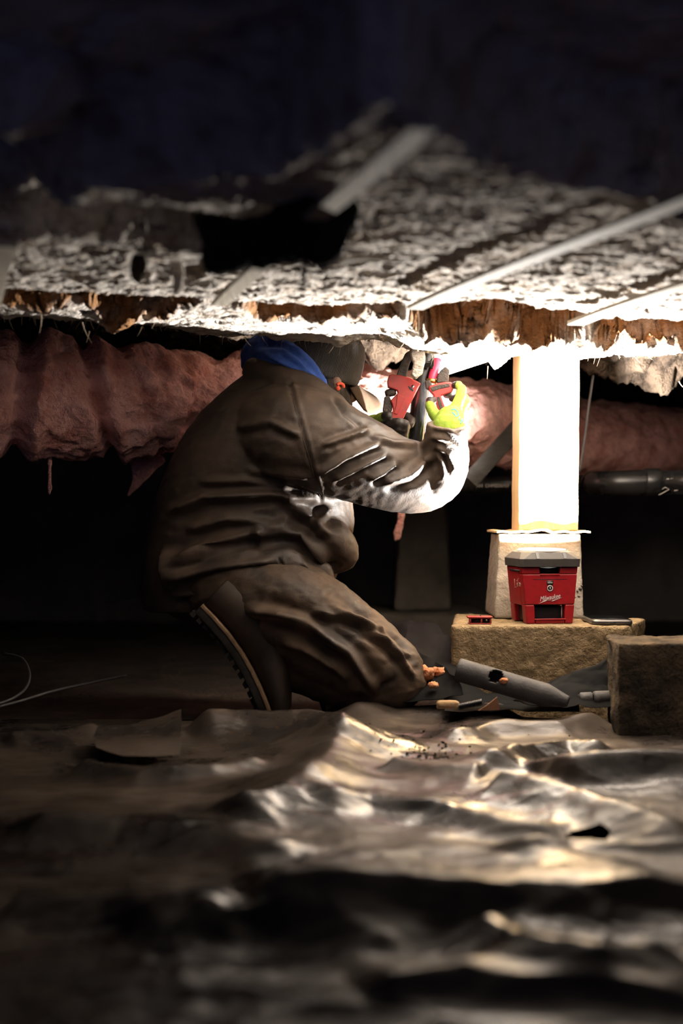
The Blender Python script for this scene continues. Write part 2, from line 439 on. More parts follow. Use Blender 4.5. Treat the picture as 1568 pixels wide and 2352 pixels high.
# ================================================================== CEILING INSULATION
def interp(x, xs, ys): return np.interp(x, xs, ys)
def ceil_base(x, y):
    """height of the underside of the sagging wool blanket (without fine tearing)"""
    q = np.stack([x, y, np.zeros_like(x)], 1)
    z = .832 + .012 * fbm(q * 3.2 + 5, 3)
    wob = .035 * fbm(q * 7 + 40, 3)
    rag = fbm(q * np.array([6, 3, 1]) + 90, 2)
    # torn near edge: the wool nearer the hatch sits higher
    ys = interp(x, [-1.3, -.55, -.41, -.277, -.133, -.066, .018, .05, .083, .163, .242, .35, .48, .8, 1.4],
                   [1.85, 1.85, 1.74, 1.53, 1.50, 1.46, 1.24, 1.22, 1.29, 1.42, 1.50, 1.56, 1.80, 1.85, 1.9]) + wob
    z += .085 * (1 - sstep(-.07, .015, y - ys)) - .03 * np.exp(-np.clip(y - ys, 0, 9) / .12) * (y > ys - .02)
    ys2 = interp(x, [-1.3, -.5, -.39, -.29, -.2, -.1], [1.8, 1.80, 1.82, 1.91, 1.98, 2.0]) + wob * .6
    a2 = interp(x, [-.6, -.45, -.22, -.1], [.02, .05, .05, 0])
    z += a2 * ((1 - sstep(-.05, .012, y - ys2)) * sstep(-.3, -.1, y - ys2) - .3 * np.exp(-np.clip(y - ys2, 0, 9) / .08) * (y > ys2 - .01))
    # gap between the front and the rear batts
    yg = interp(x, [-1.2, -.588, -.312, -.15, .11, .159, .28, .45, .5, .637, 1.2],
                   [2.42, 2.36, 2.45, 2.56, 2.55, 2.55, 2.50, 2.66, 2.70, 2.74, 2.8]) + wob * .5
    wg = interp(x, [-1.2, -.65, -.588, -.33, -.25, -.15, .09, .12, .17, .3, .44, .48, .52, .637, 1.2],
                   [.05, .1, .24, .24, .03, .10, .10, .02, .24, .27, .14, .03, .12, .16, .1]) * np.clip(1 + .7 * rag, .4, 1.4)
    t = (y - yg) / wg
    g = sstep(0, .18, t) * (1 - sstep(.72, 1.0, t))
    z += np.minimum(wg * .55, .09) * g
    drop = interp(x, [-1.2, -.4, -.2, .1, .2, .45, .7, 1.2], [.0, .0, .005, .015, .045, .05, .045, .03])
    z -= drop * sstep(.8, 1.05, t) * (1 - .55 * sstep(2.8, 3.15, y))
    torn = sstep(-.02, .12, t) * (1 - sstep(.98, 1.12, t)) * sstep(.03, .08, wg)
    return z, ys, torn, wg
NR, NC = 700, 620
yy = .75 * (3.40 / .75) ** np.linspace(0, 1, NR)
ss = np.linspace(-.40, .42, NC)
SX, YY = np.meshgrid(ss, yy)
x = (SX * np.maximum(YY, 1.6)).ravel(); y = YY.ravel()
z, ys_, torn_, wg_ = ceil_base(x, y)
q = np.stack([x * .8, y, z], 1)
ye = interp(x, [-1.3, -.75, -.55, -.3, -.1, .05, .18, .30, .35, .6, .8, 1.3], [2.7, 2.68, 2.78, 2.98, 3.04, 3.07, 3.12, 3.19, 3.22, 3.22, 3.18, 3.1]) \
     + .05 * fbm(np.stack([x * 9, y * 0, y * 0], 1), 4)
rd1 = ridged(q * np.array([9, 14, 20]), 4)
rd2 = fbm(q * np.array([38, 60, 40]) + 3, 4)
pit = np.clip(fbm(q * np.array([24, 40, 20]) + 70, 4, .6) - .12, 0, 1)
pit2 = np.clip(fbm(q * np.array([9, 13, 20]) + 170, 3) - .25, 0, 1)
fl = ridged(q * np.array([30, 46, 20]) + 33, 3)
z += -.010 * (rd1 - .55) - .007 * rd2 + .060 * pit + .10 * pit2 - .006 * (fl - .5)
z += .30 * sstep(0, .16, y - ye) ** .8
# a few bulges hanging at the rear edge
for (u_, v_, Yb, rx, h_) in ((775, 790, 2.98, .03, .02), (1140, 830, 3.0, .022, .04), (1225, 800, 2.95, .07, .012), (960, 765, 2.85, .05, .015), (1480, 800, 2.98, .09, .02), (90, 700, 2.6, .05, .015), (270, 745, 2.7, .08, .02)):
    p = P(u_, v_, Yb); z -= h_ * np.exp(-((x - p.x) ** 2 / rx ** 2 + (y - Yb) ** 2 / .05 ** 2)) * (y < ye + .05)
q3 = np.stack([x, y, z * 1.6], 1)
near_torn = np.clip(torn_ * 1.5, 0, 1)
b1 = fbm(q3 * 13 + 3, 3); b2 = fbm(q3 * 34 + 51, 3)
xo = x + .012 * fbm(q * 24 + 11, 3) + near_torn * .012 * b2; yo = y + .014 * fbm(q * 24 + 31, 3) + near_torn * (.060 * b1 + .016 * b2)
z = z + near_torn * (.045 * fbm(q3 * 15 + 80, 3) + .012 * b2)
V = np.stack([xo, yo, z], 1)
me = grid_mesh('insulation_blanket', V, NR, NC)
at = me.attributes.new('torn', 'FLOAT', 'POINT'); at.data.foreach_set('value', np.clip(torn_ * np.clip(.95 + 1.6 * fbm(np.stack([x, y, z], 1) * 16 + 6, 3), 0, 1) + .6 * pit + .9 * pit2, 0, 1).astype(np.float32))  # weight of the browner tone: batt gap broken up by noise, plus pits
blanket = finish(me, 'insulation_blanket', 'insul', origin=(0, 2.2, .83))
tag(blanket, 'torn cream mineral wool insulation sagging across the whole ceiling', 'insulation')
sel = np.where((np.abs(y - ye) < .05) & (np.abs(SX.ravel()) < .32))[0]
pts = [V[i] for i in rng.choice(sel, 420)]
sel = np.where((y > 1.5) & (y < 2.95) & (np.abs(SX.ravel()) < .28))[0]
pts += [V[i] for i in rng.choice(sel, 500)]
wisps('loose_fibre', pts, 'fibre', blanket, .006, .03, .0005)
long_pts = [P(190, 745, 2.7), P(95, 720, 2.62), P(205, 765, 2.75), P(325, 755, 2.8), P(558, 765, 2.95), P(770, 785, 2.98), P(1120, 845, 3.0), P(1560, 880, 3.0)]
wisps('hanging_fibre', long_pts, 'fibre', blanket, .03, .05, .0012, 3, seed=5)

def fuzzy_slab(name, outline, Y, thick, mat, label, cat, seed=0., vox=.005, amp=.012, group=None):
    pl = [P(u_, v_, Y) for u_, v_ in outline]
    me = remesh(MB().extrude(pl, (0, thick, 0)), name, vox, 4)
    c = getco(me); n = getno(me)
    d = amp * fbm(c * 22 + seed, 4) + amp * .5 * ridged(c * 55 + seed, 3)
    c = c + n * d[:, None]
    c[:, 1] += .02 * fbm(c * 9 + seed, 2)
    setco(me, c)
    o = finish(me, name, mat)
    return tag(o, label, cat, group)
fuzzy_slab('insulation_flap', [(452, 505), (520, 515), (600, 498), (700, 470), (800, 455), (822, 500), (798, 545), (782, 590), (738, 616), (712, 590), (640, 598), (545, 612), (490, 628), (470, 596), (480, 560)],
           1.70, .035, 'paper', 'dark torn flap of insulation hanging in front of the pale lath', 'insulation', 2.)
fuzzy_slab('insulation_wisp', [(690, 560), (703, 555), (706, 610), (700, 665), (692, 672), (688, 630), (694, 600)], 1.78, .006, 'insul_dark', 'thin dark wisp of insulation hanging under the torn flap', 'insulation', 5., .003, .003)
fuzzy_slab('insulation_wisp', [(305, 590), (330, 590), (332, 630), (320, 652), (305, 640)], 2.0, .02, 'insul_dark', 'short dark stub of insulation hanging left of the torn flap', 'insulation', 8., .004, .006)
fuzzy_slab('insulation_wisp', [(385, 600), (420, 600), (425, 640), (412, 672), (396, 680), (398, 640)], 2.05, .02, 'insul', 'brown curl of insulation hanging left of the torn flap', 'insulation', 9., .004, .006)
fuzzy_slab('insulation_tuft', [(944, 790), (972, 788), (974, 830), (968, 858), (953, 871), (944, 860), (950, 835), (942, 812)], 3.10, .02, 'insul', 'cream tuft of insulation hanging between the two red wrenches', 'insulation', 12., .003, .005)
# nearer lumps out of focus by the hatch
def lump(name, c, r, label, seed):
    me = remesh(MB().ball(c, r, 20, 14), name, .012, 3)
    rocky(me, .05, 7, seed)
    return tag(finish(me, name, 'insul'), label, 'insulation')
lump('insulation_lump', P(55, 150, 1.42), (.055, .05, .075), 'blurred bluish lump of insulation at the upper left edge', 3.)
lump('insulation_lump', (.34, 1.12, .955), (.16, .12, .05), 'blurred dark lump of insulation at the upper right', 9.)

# rear insulation over the far joist bays
NR2, NC2 = 230, 420
gx = np.linspace(-1.5, 1.7, NC2); gy = 3.42 + 2.78 * np.linspace(0, 1, NR2) ** 2
X, Y = np.meshgrid(gx, gy); x = X.ravel(); y = Y.ravel()
q = np.stack([x, y, np.zeros_like(x)], 1)
z = .93 + .05 * fbm(q * 4, 3) - .03 * ridged(q * 13, 4) + .03 * fbm(q * 30, 4) + .12 * np.clip(fbm(q * 17 + 9, 3) - .1, 0, 1)
for (u_, v_, Yb, rx, ry, h_) in ((1450, 900, 3.62, .11, .12, .14), (1300, 850, 3.62, .10, .12, .09), (1560, 880, 3.6, .08, .1, .10), (870, 840, 3.62, .075, .10, .085), (1000, 830, 3.6, .1, .1, .05), (1100, 850, 3.7, .12, .1, .07)):
    p = P(u_, v_, Yb); z -= h_ * np.exp(-((x - p.x) ** 2 / rx ** 2 + (y - Yb) ** 2 / ry ** 2)) * (.8 + .5 * fbm(q * 14 + 2, 3))
z += .16 * (1 - sstep(3.42, 3.5, y))
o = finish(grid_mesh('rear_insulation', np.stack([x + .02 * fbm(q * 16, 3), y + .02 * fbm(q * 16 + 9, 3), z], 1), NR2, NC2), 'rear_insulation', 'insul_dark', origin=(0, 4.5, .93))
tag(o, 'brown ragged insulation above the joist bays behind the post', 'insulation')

# laths that hold the wool up
def lath(p0, p1, wd, th, label, mat='lath', name='lath'):
    p0, p1 = Vector(p0), Vector(p1); d = (p1 - p0); L = d.length; d.normalize()
    s = d.cross(Vector((0, 0, 1))).normalized(); n = s.cross(d)
    rot = Matrix((s, d, n)).transposed()
    mb = MB()
    K = 14; rings = []
    for k in range(K):
        t = k / (K - 1); c = p0 + (p1 - p0) * t + n * (.004 * math.sin(t * 5)) + s * (.002 * math.sin(t * 9 + 1))
        rings.append([c + s * a * wd / 2 + n * b_ * th / 2 for a, b_ in ((-1, -1), (1, -1), (1, 1), (-1, 1))])
    mb.rings(rings)
    o = build(mb, name, mat, smooth=False, bevel=.0012, origin=(p0 + p1) / 2)
    return tag(o, label, 'lath', 'wooden laths under the ceiling insulation')
lath((-.203, 2.335, .798), (.074, 1.27, .806), .028, .007, 'pale wooden lath running behind the dark torn flap')
lath((.128, 2.40, .802), (.385, 1.50, .797), .030, .007, 'pale wooden lath between the torn flap and the rightmost lath')
lath((.438, 2.60, .802), (.625, 1.72, .797), .034, .007, 'brightly lit wooden lath at the right edge above the post')
lath((-.69, 2.66, .788), (-.425, 1.745, .790), .040, .007, 'short pale lath at the far left edge of the ceiling')
lath((.00, 1.985, .806), (.085, 1.94, .804), .012, .006, 'thin pale edge of a cross batten right of the torn flap')
# ================================================================== POLY SHEET
def FP(u, v, z=0.):
    Yf = (HC - z) * F / (v - CY); return ((u - CX) * Yf / F, Yf)
NR, NC = 480, 600
yy = .72 * (3.16 / .72) ** np.linspace(0, 1, NR); ss = np.linspace(-.42, .42, NC)
SX, YY = np.meshgrid(ss, yy); x = (SX * np.maximum(YY, 1.5)).ravel(); y = YY.ravel()
q = np.stack([x, y, np.zeros_like(x)], 1)
wq = q + .06 * np.stack([fbm(q * 4 + 3, 3), fbm(q * 4 + 30, 3), np.zeros_like(x)], 1)
z = .016 * fbm(wq * np.array([2.0, 4.2, 1]), 3)
z += .013 * (ridged(wq * np.array([1.7, 4.5, 1]) + 4, 2) - .6) + .0055 * (ridged(wq * np.array([4.5, 11, 1]) + 8, 3) - .6)
sheetridges = [  # pixel polyline, height, width towards the camera, width away from it
    ([(560, 2075), (720, 2066), (900, 2064), (1100, 2060), (1300, 2052), (1700, 2022)], .034, .03, .16),
    ([(1280, 1768), (1380, 1760), (1480, 1757), (1700, 1752)], .040, .035, .12),
    ([(1120, 1790), (1200, 1800), (1320, 1825), (1450, 1865), (1600, 1908)], .028, .05, .05),
    ([(1125, 1762), (1160, 1738), (1220, 1716), (1300, 1704), (1420, 1712)], .026, .03, .06),
    ([(420, 1662), (560, 1654), (700, 1652), (760, 1668), (810, 1700)], .045, .07, .10),
    ([(790, 1690), (740, 1760), (650, 1830), (520, 1860)], .035, .06, .10),
    ([(780, 1640), (900, 1625), (1050, 1628), (1200, 1640)], .030, .06, .05),
    ([(1000, 1690), (1130, 1672), (1280, 1668), (1400, 1650)], .022, .03, .06),
    ([(880, 1755), (1000, 1770), (1120, 1778)], .02, .04, .06),
    ([(0, 1885), (300, 1890), (520, 1925), (680, 1965)], .022, .05, .09),
    ([(700, 1855), (850, 1840), (1000, 1850), (1150, 1880), (1300, 1895)], .018, .03, .06),
    ([(1150, 1960), (1300, 1940), (1450, 1948), (1650, 1945)], .016, .025, .05),
    ([(1080, 2110), (1160, 2140), (1220, 2190), (1380, 2232), (1600, 2180)], .024, .03, .07),
    ([(300, 2150), (560, 2110), (760, 2110), (940, 2160)], .020, .03, .10),
    ([(820, 2262), (1050, 2240), (1300, 2262), (1650, 2310)], .020, .03, .06),
    ([(0, 2060), (250, 2075), (520, 2120)], .02, .04, .08),
    ([(150, 1750), (320, 1770), (480, 1765), (620, 1740)], .022, .03, .06),
    ([(0, 1700), (140, 1690), (230, 1672)], .02, .04, .08),
]
for poly, h_, wn, wf in sheetridges:
    pl = [FP(u_, v_, h_ * .8) for u_, v_ in poly]
    d, sd, t = polydist(x, y, pl)
    i = np.interp(x, [p[0] for p in sorted(pl)], [p[1] for p in sorted(pl)])
    near = y < i
    w_ = np.where(near, wn, wf) * (1 + .35 * fbm(q * 6 + 2, 2))
    endf = sstep(0, .12, t) * (1 - sstep(.88, 1., t)) * .8 + .2
    z += 1.25 * h_ * np.exp(-(d / w_) ** 1.5) * endf
# small creases that run down from the ridges
z += .0022 * ridged(wq * np.array([14, 8, 1]) + 20, 2) * sstep(-.2, .3, fbm(q * 3 + 60, 2))
z -= .05 * sstep(2.98, 3.16, y) + .0
dd = np.hypot((x - FP(1350, 1915)[0]) / .030, (y - FP(1350, 1915)[1]) / .026)
hole = dd < 1 + .25 * fbm(q * 60, 2)
SHEET = np.stack([x, y, np.maximum(z, -.02)], 1)
me = grid_mesh('plastic_sheet', SHEET, NR, NC)
bm = bmesh.new(); bm.from_mesh(me); bm.verts.ensure_lookup_table()
bmesh.ops.delete(bm, geom=[bm.verts[int(i)] for i in np.where(hole)[0]], context='VERTS'); bm.to_mesh(me); bm.free()
sheet = finish(me, 'plastic_sheet', 'poly', origin=(0, 2, 0))
tag(sheet, 'wrinkled dusty dark plastic sheet covering the crawlspace floor', 'plastic sheet')
def sheet_z(px, py):
    k = np.argmin((SHEET[:, 0] - px) ** 2 + (SHEET[:, 1] - py) ** 2); return float(SHEET[k, 2])
# crumbs of dirt on the sheet
mb = MB()
for k in range(150):
    u_, v_ = random.gauss(980, 70), random.gauss(1712, 14)
    if random.random() < .2: u_, v_ = random.uniform(760, 1350), random.uniform(1660, 1760)
    px, py = FP(u_, v_, .02); r = random.uniform(.0008, .0035)
    mb.ball((px, py, sheet_z(px, py) + r * .5), (r, r * random.uniform(.7, 1.2), r * .7), 5, 4)
tag(build(mb, 'dirt_crumbs', 'dirt'), 'scattered dark crumbs of dirt on the plastic sheet', 'dirt', kind='stuff')

# ================================================================== POST, PIER, FOOTING, LAMP
YP = 3.338
def quad_ring(u0, u1, v_, Yf, Yb):
    a, b_ = P(u0, v_, Yf), P(u1, v_, Yf)
    return [a, b_, Vector((b_.x, Yb, b_.z)), Vector((a.x, Yb, a.z))]
mb = MB(); rings = []
for k in range(12):
    t = k / 11; v_ = 1219 + (700 - 1219) * t
    r = quad_ring(1191 + 5 * t, 1327.5 + 5.5 * t, v_, YP, YP + .142)
    rings.append([p + Vector((.0006 * math.sin(k * 2.1), 0, 0)) for p in r])
mb.rings(rings)
post = build(mb, 'wooden_post', 'post', smooth=False, bevel=.003)
tag(post, 'square softwood post glaring white beside the site lamp', 'post')
# cardboard shim
pl = [P(u_, 1222, 3.285) for u_ in (1142, 1357)]
rings = []
for k in range(16):
    t = k / 15; xx = pl[0].x + (pl[1].x - pl[0].x) * t; zz = pl[0].z + .0018 * math.sin(k * 1.9) + (.004 if 6 <= k <= 8 else 0)
    yf = 3.29 + .006 * math.sin(k * 2.7); rings.append([(xx, yf, zz - .0022), (xx, 3.52, zz - .0022), (xx, 3.52, zz + .0022), (xx, yf, zz + .0022)])
sh = build(MB().rings(rings), 'cardboard_shim', 'card', smooth=False)
tag(sh, 'ragged cardboard shim between the bright post and its concrete pier', 'shim')
# pier
a = quad_ring(1146, 1334, 1227, 3.315, 3.50); b_ = quad_ring(1135, 1341, 1424, 3.285, 3.50)
zt = .1985
for p in b_: p.z = zt
me = subdiv_box(b_ + a, .004, .004); rocky(me, .0025, 40, 1.)
pier = finish(me, 'pier_block', 'conc'); tag(pier, 'pale tapered concrete pier block behind the red lamp', 'pier')
mb = MB()
for (u_, v_, sx, sz, an) in ((1333, 1352, 6, 5, .3), (1326, 1358, 4, 3, 1), (1329, 1370, 5, 3, .2), (1324, 1396, 3, 3, 0), (1330, 1397, 5, 2, -.7), (1336, 1345, 4, 2, .2), (1320, 1372, 3, 2, 0), (1327, 1410, 3, 2, 0), (1322, 1385, 2, 2, 0)):
    p = P(u_, v_, 3.292); mb.ball((p.x, p.y + .002, p.z), (sx * .00075, .004, sz * .00075), 8, 6, Matrix.Rotation(an, 3, 'Y'))
build(mb, 'pit_marks', 'pit', pier)
# footing slab
zf = zt
def fx(u_, Y_): return (u_ - CX) * Y_ / F
me = subdiv_box([(fx(1038, 3.085), 3.085, -.06), (fx(1446, 3.085), 3.095, -.06), (fx(1486, 3.3), 3.5, -.06), (fx(1046, 3.5), 3.5, -.06),
                 (fx(1036, 3.08), 3.08, zf), (fx(1446, 3.08), 3.085, zf), (fx(1486, 3.3), 3.3, zf), (fx(1044, 3.5), 3.5, zf - .004)], .006, .012)
rocky(me, .006, 22, 4.)
c = getco(me); top = c[:, 2] > zf - .012; c[top, 2] = np.minimum(c[top, 2], zf); setco(me, c)
tag(finish(me, 'footing_block', 'rough_conc'), 'rough tan concrete footing carrying the pier and the lamp', 'footing')
# near block at right
bx0 = P(1420, 1600, 2.80).x
me = subdiv_box([(bx0, 2.80, -.05), (bx0 + .45, 2.80, -.05), (bx0 + .45, 2.97, -.05), (bx0 + .012, 2.97, -.05),
                 (bx0, 2.80, .186), (bx0 + .45, 2.80, .186), (bx0 + .45, 2.965, .186), (bx0 + .005, 2.965, .186)], .006, .012)
rocky(me, .007, 20, 9.)
c = getco(me); n = getno(me)
p = P(1412, 1650, 2.82); d = np.linalg.norm(c - np.array([p.x + .012, 2.84, p.z]), axis=1); c -= n * 0; c[:, 0] -= .012 * np.exp(-(d / .03) ** 2)
p = P(1405, 1467, 2.88); d = np.linalg.norm(c - np.array([p.x + .014, 2.9, p.z]), axis=1); c[:, 0] -= .016 * np.exp(-(d / .016) ** 2)
setco(me, c)
tag(finish(me, 'concrete_block', 'dirty_block'), 'dark dirt-caked concrete block at the right edge in front', 'block')

# --- lamp
lc = Vector((.4590, 3.195, zf)); A = math.radians(9)
lamp = empty('site_lamp', lc, 'red and grey battery site lamp shining upward on the footing', 'lamp')
LR = Matrix.Rotation(A, 3, 'Z')
def lp(x_, y_, z_): return lc + LR @ Vector((x_, y_, z_))
def lbox(mb, x0, x1, y0, y1, z0, z1, k=1.):
    vs = [lp(a, b_, c_) for c_ in (z0, z1) for a, b_ in ((x0, y0), (x1, y0), (x1, y1), (x0, y1))]
    return mb.add(vs, [(3, 2, 1, 0), (4, 5, 6, 7), (0, 1, 5, 4), (1, 2, 6, 5), (2, 3, 7, 6), (3, 0, 4, 7)])
def lring(hw, hy, z_, ch, dx=0., dy=0.):
    return [lp(a + dx, b_ + dy, z_) for a, b_ in ((-hw + ch, -hy), (hw - ch, -hy), (hw, -hy + ch), (hw, hy - ch), (hw - ch, hy), (-hw + ch, hy), (-hw, hy - ch), (-hw, -hy + ch))]
# body: front panel frame with battery bay at the bottom, two sides, back
HWt, HWb, HY = .0655, .0535, .062     # half widths at top / bottom
def hw(z_): return HWb + (HWt - HWb) * z_ / .128
mb = MB()
def slab(z0, z1, xa0, xb0, xa1, xb1, ya, yb):
    mb.add([lp(xa0, ya, z0), lp(xb0, ya, z0), lp(xb0, yb, z0), lp(xa0, yb, z0), lp(xa1, ya, z1), lp(xb1, ya, z1), lp(xb1, yb, z1), lp(xa1, yb, z1)],
           [(3, 2, 1, 0), (4, 5, 6, 7), (0, 1, 5, 4), (1, 2, 6, 5), (2, 3, 7, 6), (3, 0, 4, 7)])
slab(.043, .112, -hw(.043), hw(.043), -hw(.112), hw(.112), -HY, -HY + .03)          # front panel
slab(.112, .129, -hw(.112), -.022, -hw(.129), -.025, -HY, -HY + .03)                # beside grip recess
slab(.112, .129, .022, hw(.112), .025, hw(.129), -HY, -HY + .03)
slab(0, .043, -hw(0), -.034, -hw(.043), -.036, -HY, -HY + .03)                      # feet beside battery bay
slab(0, .043, .034, hw(0), .036, hw(.043), -HY, -HY + .03)
slab(0, .010, -.034, .034, -.034, .034, -HY, -HY + .03)
slab(.040, .129, -hw(.04), hw(.04), -hw(.129), hw(.129), -HY + .03, HY)             # core
slab(0, .040, -hw(0), hw(0), -hw(.04), hw(.04), HY - .03, HY)
body = build(mb, 'body', 'lampred', lamp, smooth=False, bevel=.0025)
mb = MB(); lbox(mb, -.023, .023, -HY - .001, -HY + .004, .108, .1125); build(mb, 'grip_lip', 'lampred', body, bevel=.001)
mb = MB(); lbox(mb, -.0225, .0225, -HY + .012, -HY + .02, .113, .128); build(mb, 'grip_recess', 'lampblack', body)
mb = MB(); lbox(mb, -.045, .036, -HY + .016, .045, .004, .038); build(mb, 'battery_bay', 'lampblack', lamp, bevel=.002)
mb = MB(); lbox(mb, .0305, .0318, -HY + .010, -HY + .016, .012, .038); build(mb, 'bay_rib', 'lampwhite', body)
mb = MB(); lbox(mb, -.0365, .0365, -HY - .0018, -HY + .004, .0085, .0115); build(mb, 'bay_lip', 'lampred', body, bevel=.0008)
mb = MB(); lbox(mb, -.040, .040, -HY - .0004, -HY + .002, .0995, .1005); build(mb, 'panel_groove', 'lampblack', body)
mb = MB(); lbox(mb, -.0075, .0075, -HY - .0006, -HY + .002, .088, .097); build(mb, 'status_window', 'lampblack', body)
mb = MB(); lbox(mb, -.0058, .0058, -HY - .0012, -HY + .001, .0915, .0928); build(mb, 'status_bar', 'lampwhite', body)
def ringmesh(cx, cz, r0, r1, yf, th, n=28):
    mb = MB(); rr = []
    for j in range(n):
        a = 2 * math.pi * j / n; ca, sa = math.cos(a), math.sin(a)
        rr.append([lp(cx + ca * r0, yf, cz + sa * r0), lp(cx + ca * r1, yf, cz + sa * r1), lp(cx + ca * r1, yf + th, cz + sa * r1), lp(cx + ca * r0, yf + th, cz + sa * r0)])
    rr.append(rr[0]); return mb.rings(rr, caps=False)
btn = build(ringmesh(0, .080, 0.0001, .0075, -HY - .0008, .002), 'power_button', 'lampblack', body)
build(ringmesh(0, .080, .0052, .0067, -HY - .0014, .0012), 'power_ring', 'lampwhite', btn if False else body)
mb = MB(); lbox(mb, -.0008, .0008, -HY - .0014, -HY, .0768, .0832); build(mb, 'power_mark', 'lampwhite', body)
def text_mesh(txt, size, mtx, name, mat, parent, shear=0., ext=.0003, off=0.):
    cu = bpy.data.curves.new('t', 'FONT'); cu.body = txt; cu.size = size; cu.shear = shear; cu.extrude = ext; cu.align_x = 'CENTER'; cu.offset = off
    to = bpy.data.objects.new('t', cu); COL.objects.link(to)
    me = bpy.data.meshes.new_from_object(to.evaluated_get(bpy.context.evaluated_depsgraph_get()))
    bpy.data.objects.remove(to); me.transform(mtx); me.name = name
    return finish(me, name, mat, parent, smooth=False)
FR = LR.to_4x4() @ Matrix.Rotation(math.radians(90), 4, 'X')
text_mesh('Milwaukee', .0122, Matrix.Translation(lp(.0, -HY - .0006, .0545)) @ FR @ Matrix.Rotation(math.radians(9), 4, 'Z') @ Matrix.Diagonal((.92, 1.25, 1, 1)), 'brand_lettering', 'lampwhite', body, .45)
mb = MB()
def lz(pts, y_): return [lp(a, y_, b_) for a, b_ in pts]
mb.extrude(lz([(-.027, .0455), (-.008, .0520), (-.009, .0535), (.006, .0508), (.028, .0590), (.006, .0530), (.004, .0515), (-.012, .0545), (-.0125, .0528)][::1], -HY - .0006), LR @ Vector((0, .0006, 0)))
build(mb, 'lightning_underline', 'lampwhite', body, smooth=False)
# handwriting on the left side
mb = MB()
def side(y_, z_): return lp(-hw(z_) - .0003, y_, z_)
for st in ([(.005, .098), (.008, .078), (-.006, .081)], [(-.012, .090), (-.014, .082)], [(-.013, .096), (-.0135, .0945)], [(-.028, .101), (-.020, .098), (-.022, .083)], [(-.016, .090), (-.027, .0915)], [(-.034, .092), (-.030, .088), (-.034, .083), (-.040, .088), (-.034, .092)]):
    mb.tube([side(*s) for s in st], [.0006] * len(st), 4)
build(mb, 'handwriting', 'lampwhite', body)
mb = MB(); lbox(mb, -HWt - .0012, -HWt + .004, -.045, .035, .117, .121); build(mb, 'side_slot', 'lampblack', body)
# grey head
mb = MB(); mb.rings([lring(HWt + .004, HY + .006, .128, .006), lring(HWt + .0055, HY + .0075, .146, .008), lring(HWt - .006, HY - .006, .161, .020), lring(HWt - .012, HY - .012, .1625, .022)])
head = build(mb, 'lamp_head', 'lampgrey', lamp, smooth=False, bevel=.001)
mb = MB()
for xx in (-.033, .030):
    mb = MB(); mb.add([lp(xx, -HY - .0080, .147), lp(xx + .007, -HY - .0080, .147), lp(xx + .007, -HY + .004, .1615), lp(xx, -HY + .004, .1615), lp(xx, -HY - .006, .147), lp(xx + .007, -HY - .006, .147), lp(xx + .007, -HY + .004, .160), lp(xx, -HY + .004, .160)],
           [(0, 1, 2, 3), (7, 6, 5, 4), (0, 4, 5, 1), (1, 5, 6, 2), (2, 6, 7, 3), (3, 7, 4, 0)])
    build(mb, 'head_rib', 'lampblack', head, smooth=False)
mb = MB(); rr = []
for r_, z_ in ((.050, .1595), (.0495, .1620), (.036, .1624), (.018, .1626), (.0005, .1627)):
    rr.append([lp(r_ * math.cos(2 * math.pi * j / 32), r_ * math.sin(2 * math.pi * j / 32), z_) for j in range(32)])
mb.rings(rr); build(mb, 'lens', 'lens', lamp)
mb = MB(); rr = []
for j in range(41):
    a = 2 * math.pi * j / 40; hh = .1668 + .0015 * max(0, math.sin(a))
    rr.append([lp(r_ * math.cos(a), r_ * math.sin(a), z_) for r_, z_ in ((.0515, .160), (.0515, hh), (.0545, hh), (.0575, .160))])
mb.rings(rr, caps=False); build(mb, 'lens_rim', 'lampwhite', head)
al = bpy.data.lights.new('lamp_light', 'AREA'); al.shape = 'DISK'; al.size = .052; al.energy = LAMP_POWER; al.spread = math.radians(167); al.color = (1., .965, .93)
lo = bpy.data.objects.new('lamp_light', al); link(lo, lamp); lo.location = (0, 0, .1640); lo.rotation_euler = (math.pi, 0, 0)

# phone and small red tool on the footing
pc = P(1392, 1424, 3.175); pc.z = zf
ph = empty('phone', pc, 'flat phone lying on the footing right of the lamp', 'phone')
mb = MB(); rr = []
def rrect(w_, d_, z_, r_, n=6):
    out = []
    for cx_, cy_, a0 in ((w_ / 2 - r_, d_ / 2 - r_, 0), (-w_ / 2 + r_, d_ / 2 - r_, 90), (-w_ / 2 + r_, -d_ / 2 + r_, 180), (w_ / 2 - r_, -d_ / 2 + r_, 270)):
        for k in range(n + 1):
            a = math.radians(a0 + 90 * k / n); out.append((pc.x + cx_ + r_ * math.cos(a), pc.y + cy_ + r_ * math.sin(a), z_))
    return out
mb.rings([rrect(.088, .15, zf, .012), rrect(.092, .154, zf + .003, .013), rrect(.092, .154, zf + .008, .013), rrect(.088, .15, zf + .0105, .012)]); shell = build(mb, 'case', 'phone', ph)
mb = MB(); mb.rings([rrect(.086, .148, zf + .0105, .011), rrect(.085, .147, zf + .0115, .011)]); build(mb, 'screen', 'glass', ph)
mb = MB(); mb.box((pc.x, pc.y - .0765, zf + .0055), (.012, .002, .0025)); build(mb, 'charge_port', 'lampblack', ph)
tc_ = P(1101, 1420, 3.13); tc_.z = zf
rt = empty('red_tool', tc_, 'small red slotted tool lying on the footing left of the lamp', 'tool')
mb = MB(); mb.box(tc_ + Vector((0, 0, .0155)), (.056, .03, .004)); build(mb, 'top_plate', 'red', rt, bevel=.001)
mb = MB(); mb.box(tc_ + Vector((0, 0, .0015)), (.050, .028, .003)); build(mb, 'bottom_plate', 'red', rt, bevel=.001)
mb = MB(); mb.box(tc_ + Vector((0, .003, .008)), (.046, .02, .011)); build(mb, 'core', 'lampblack', rt)
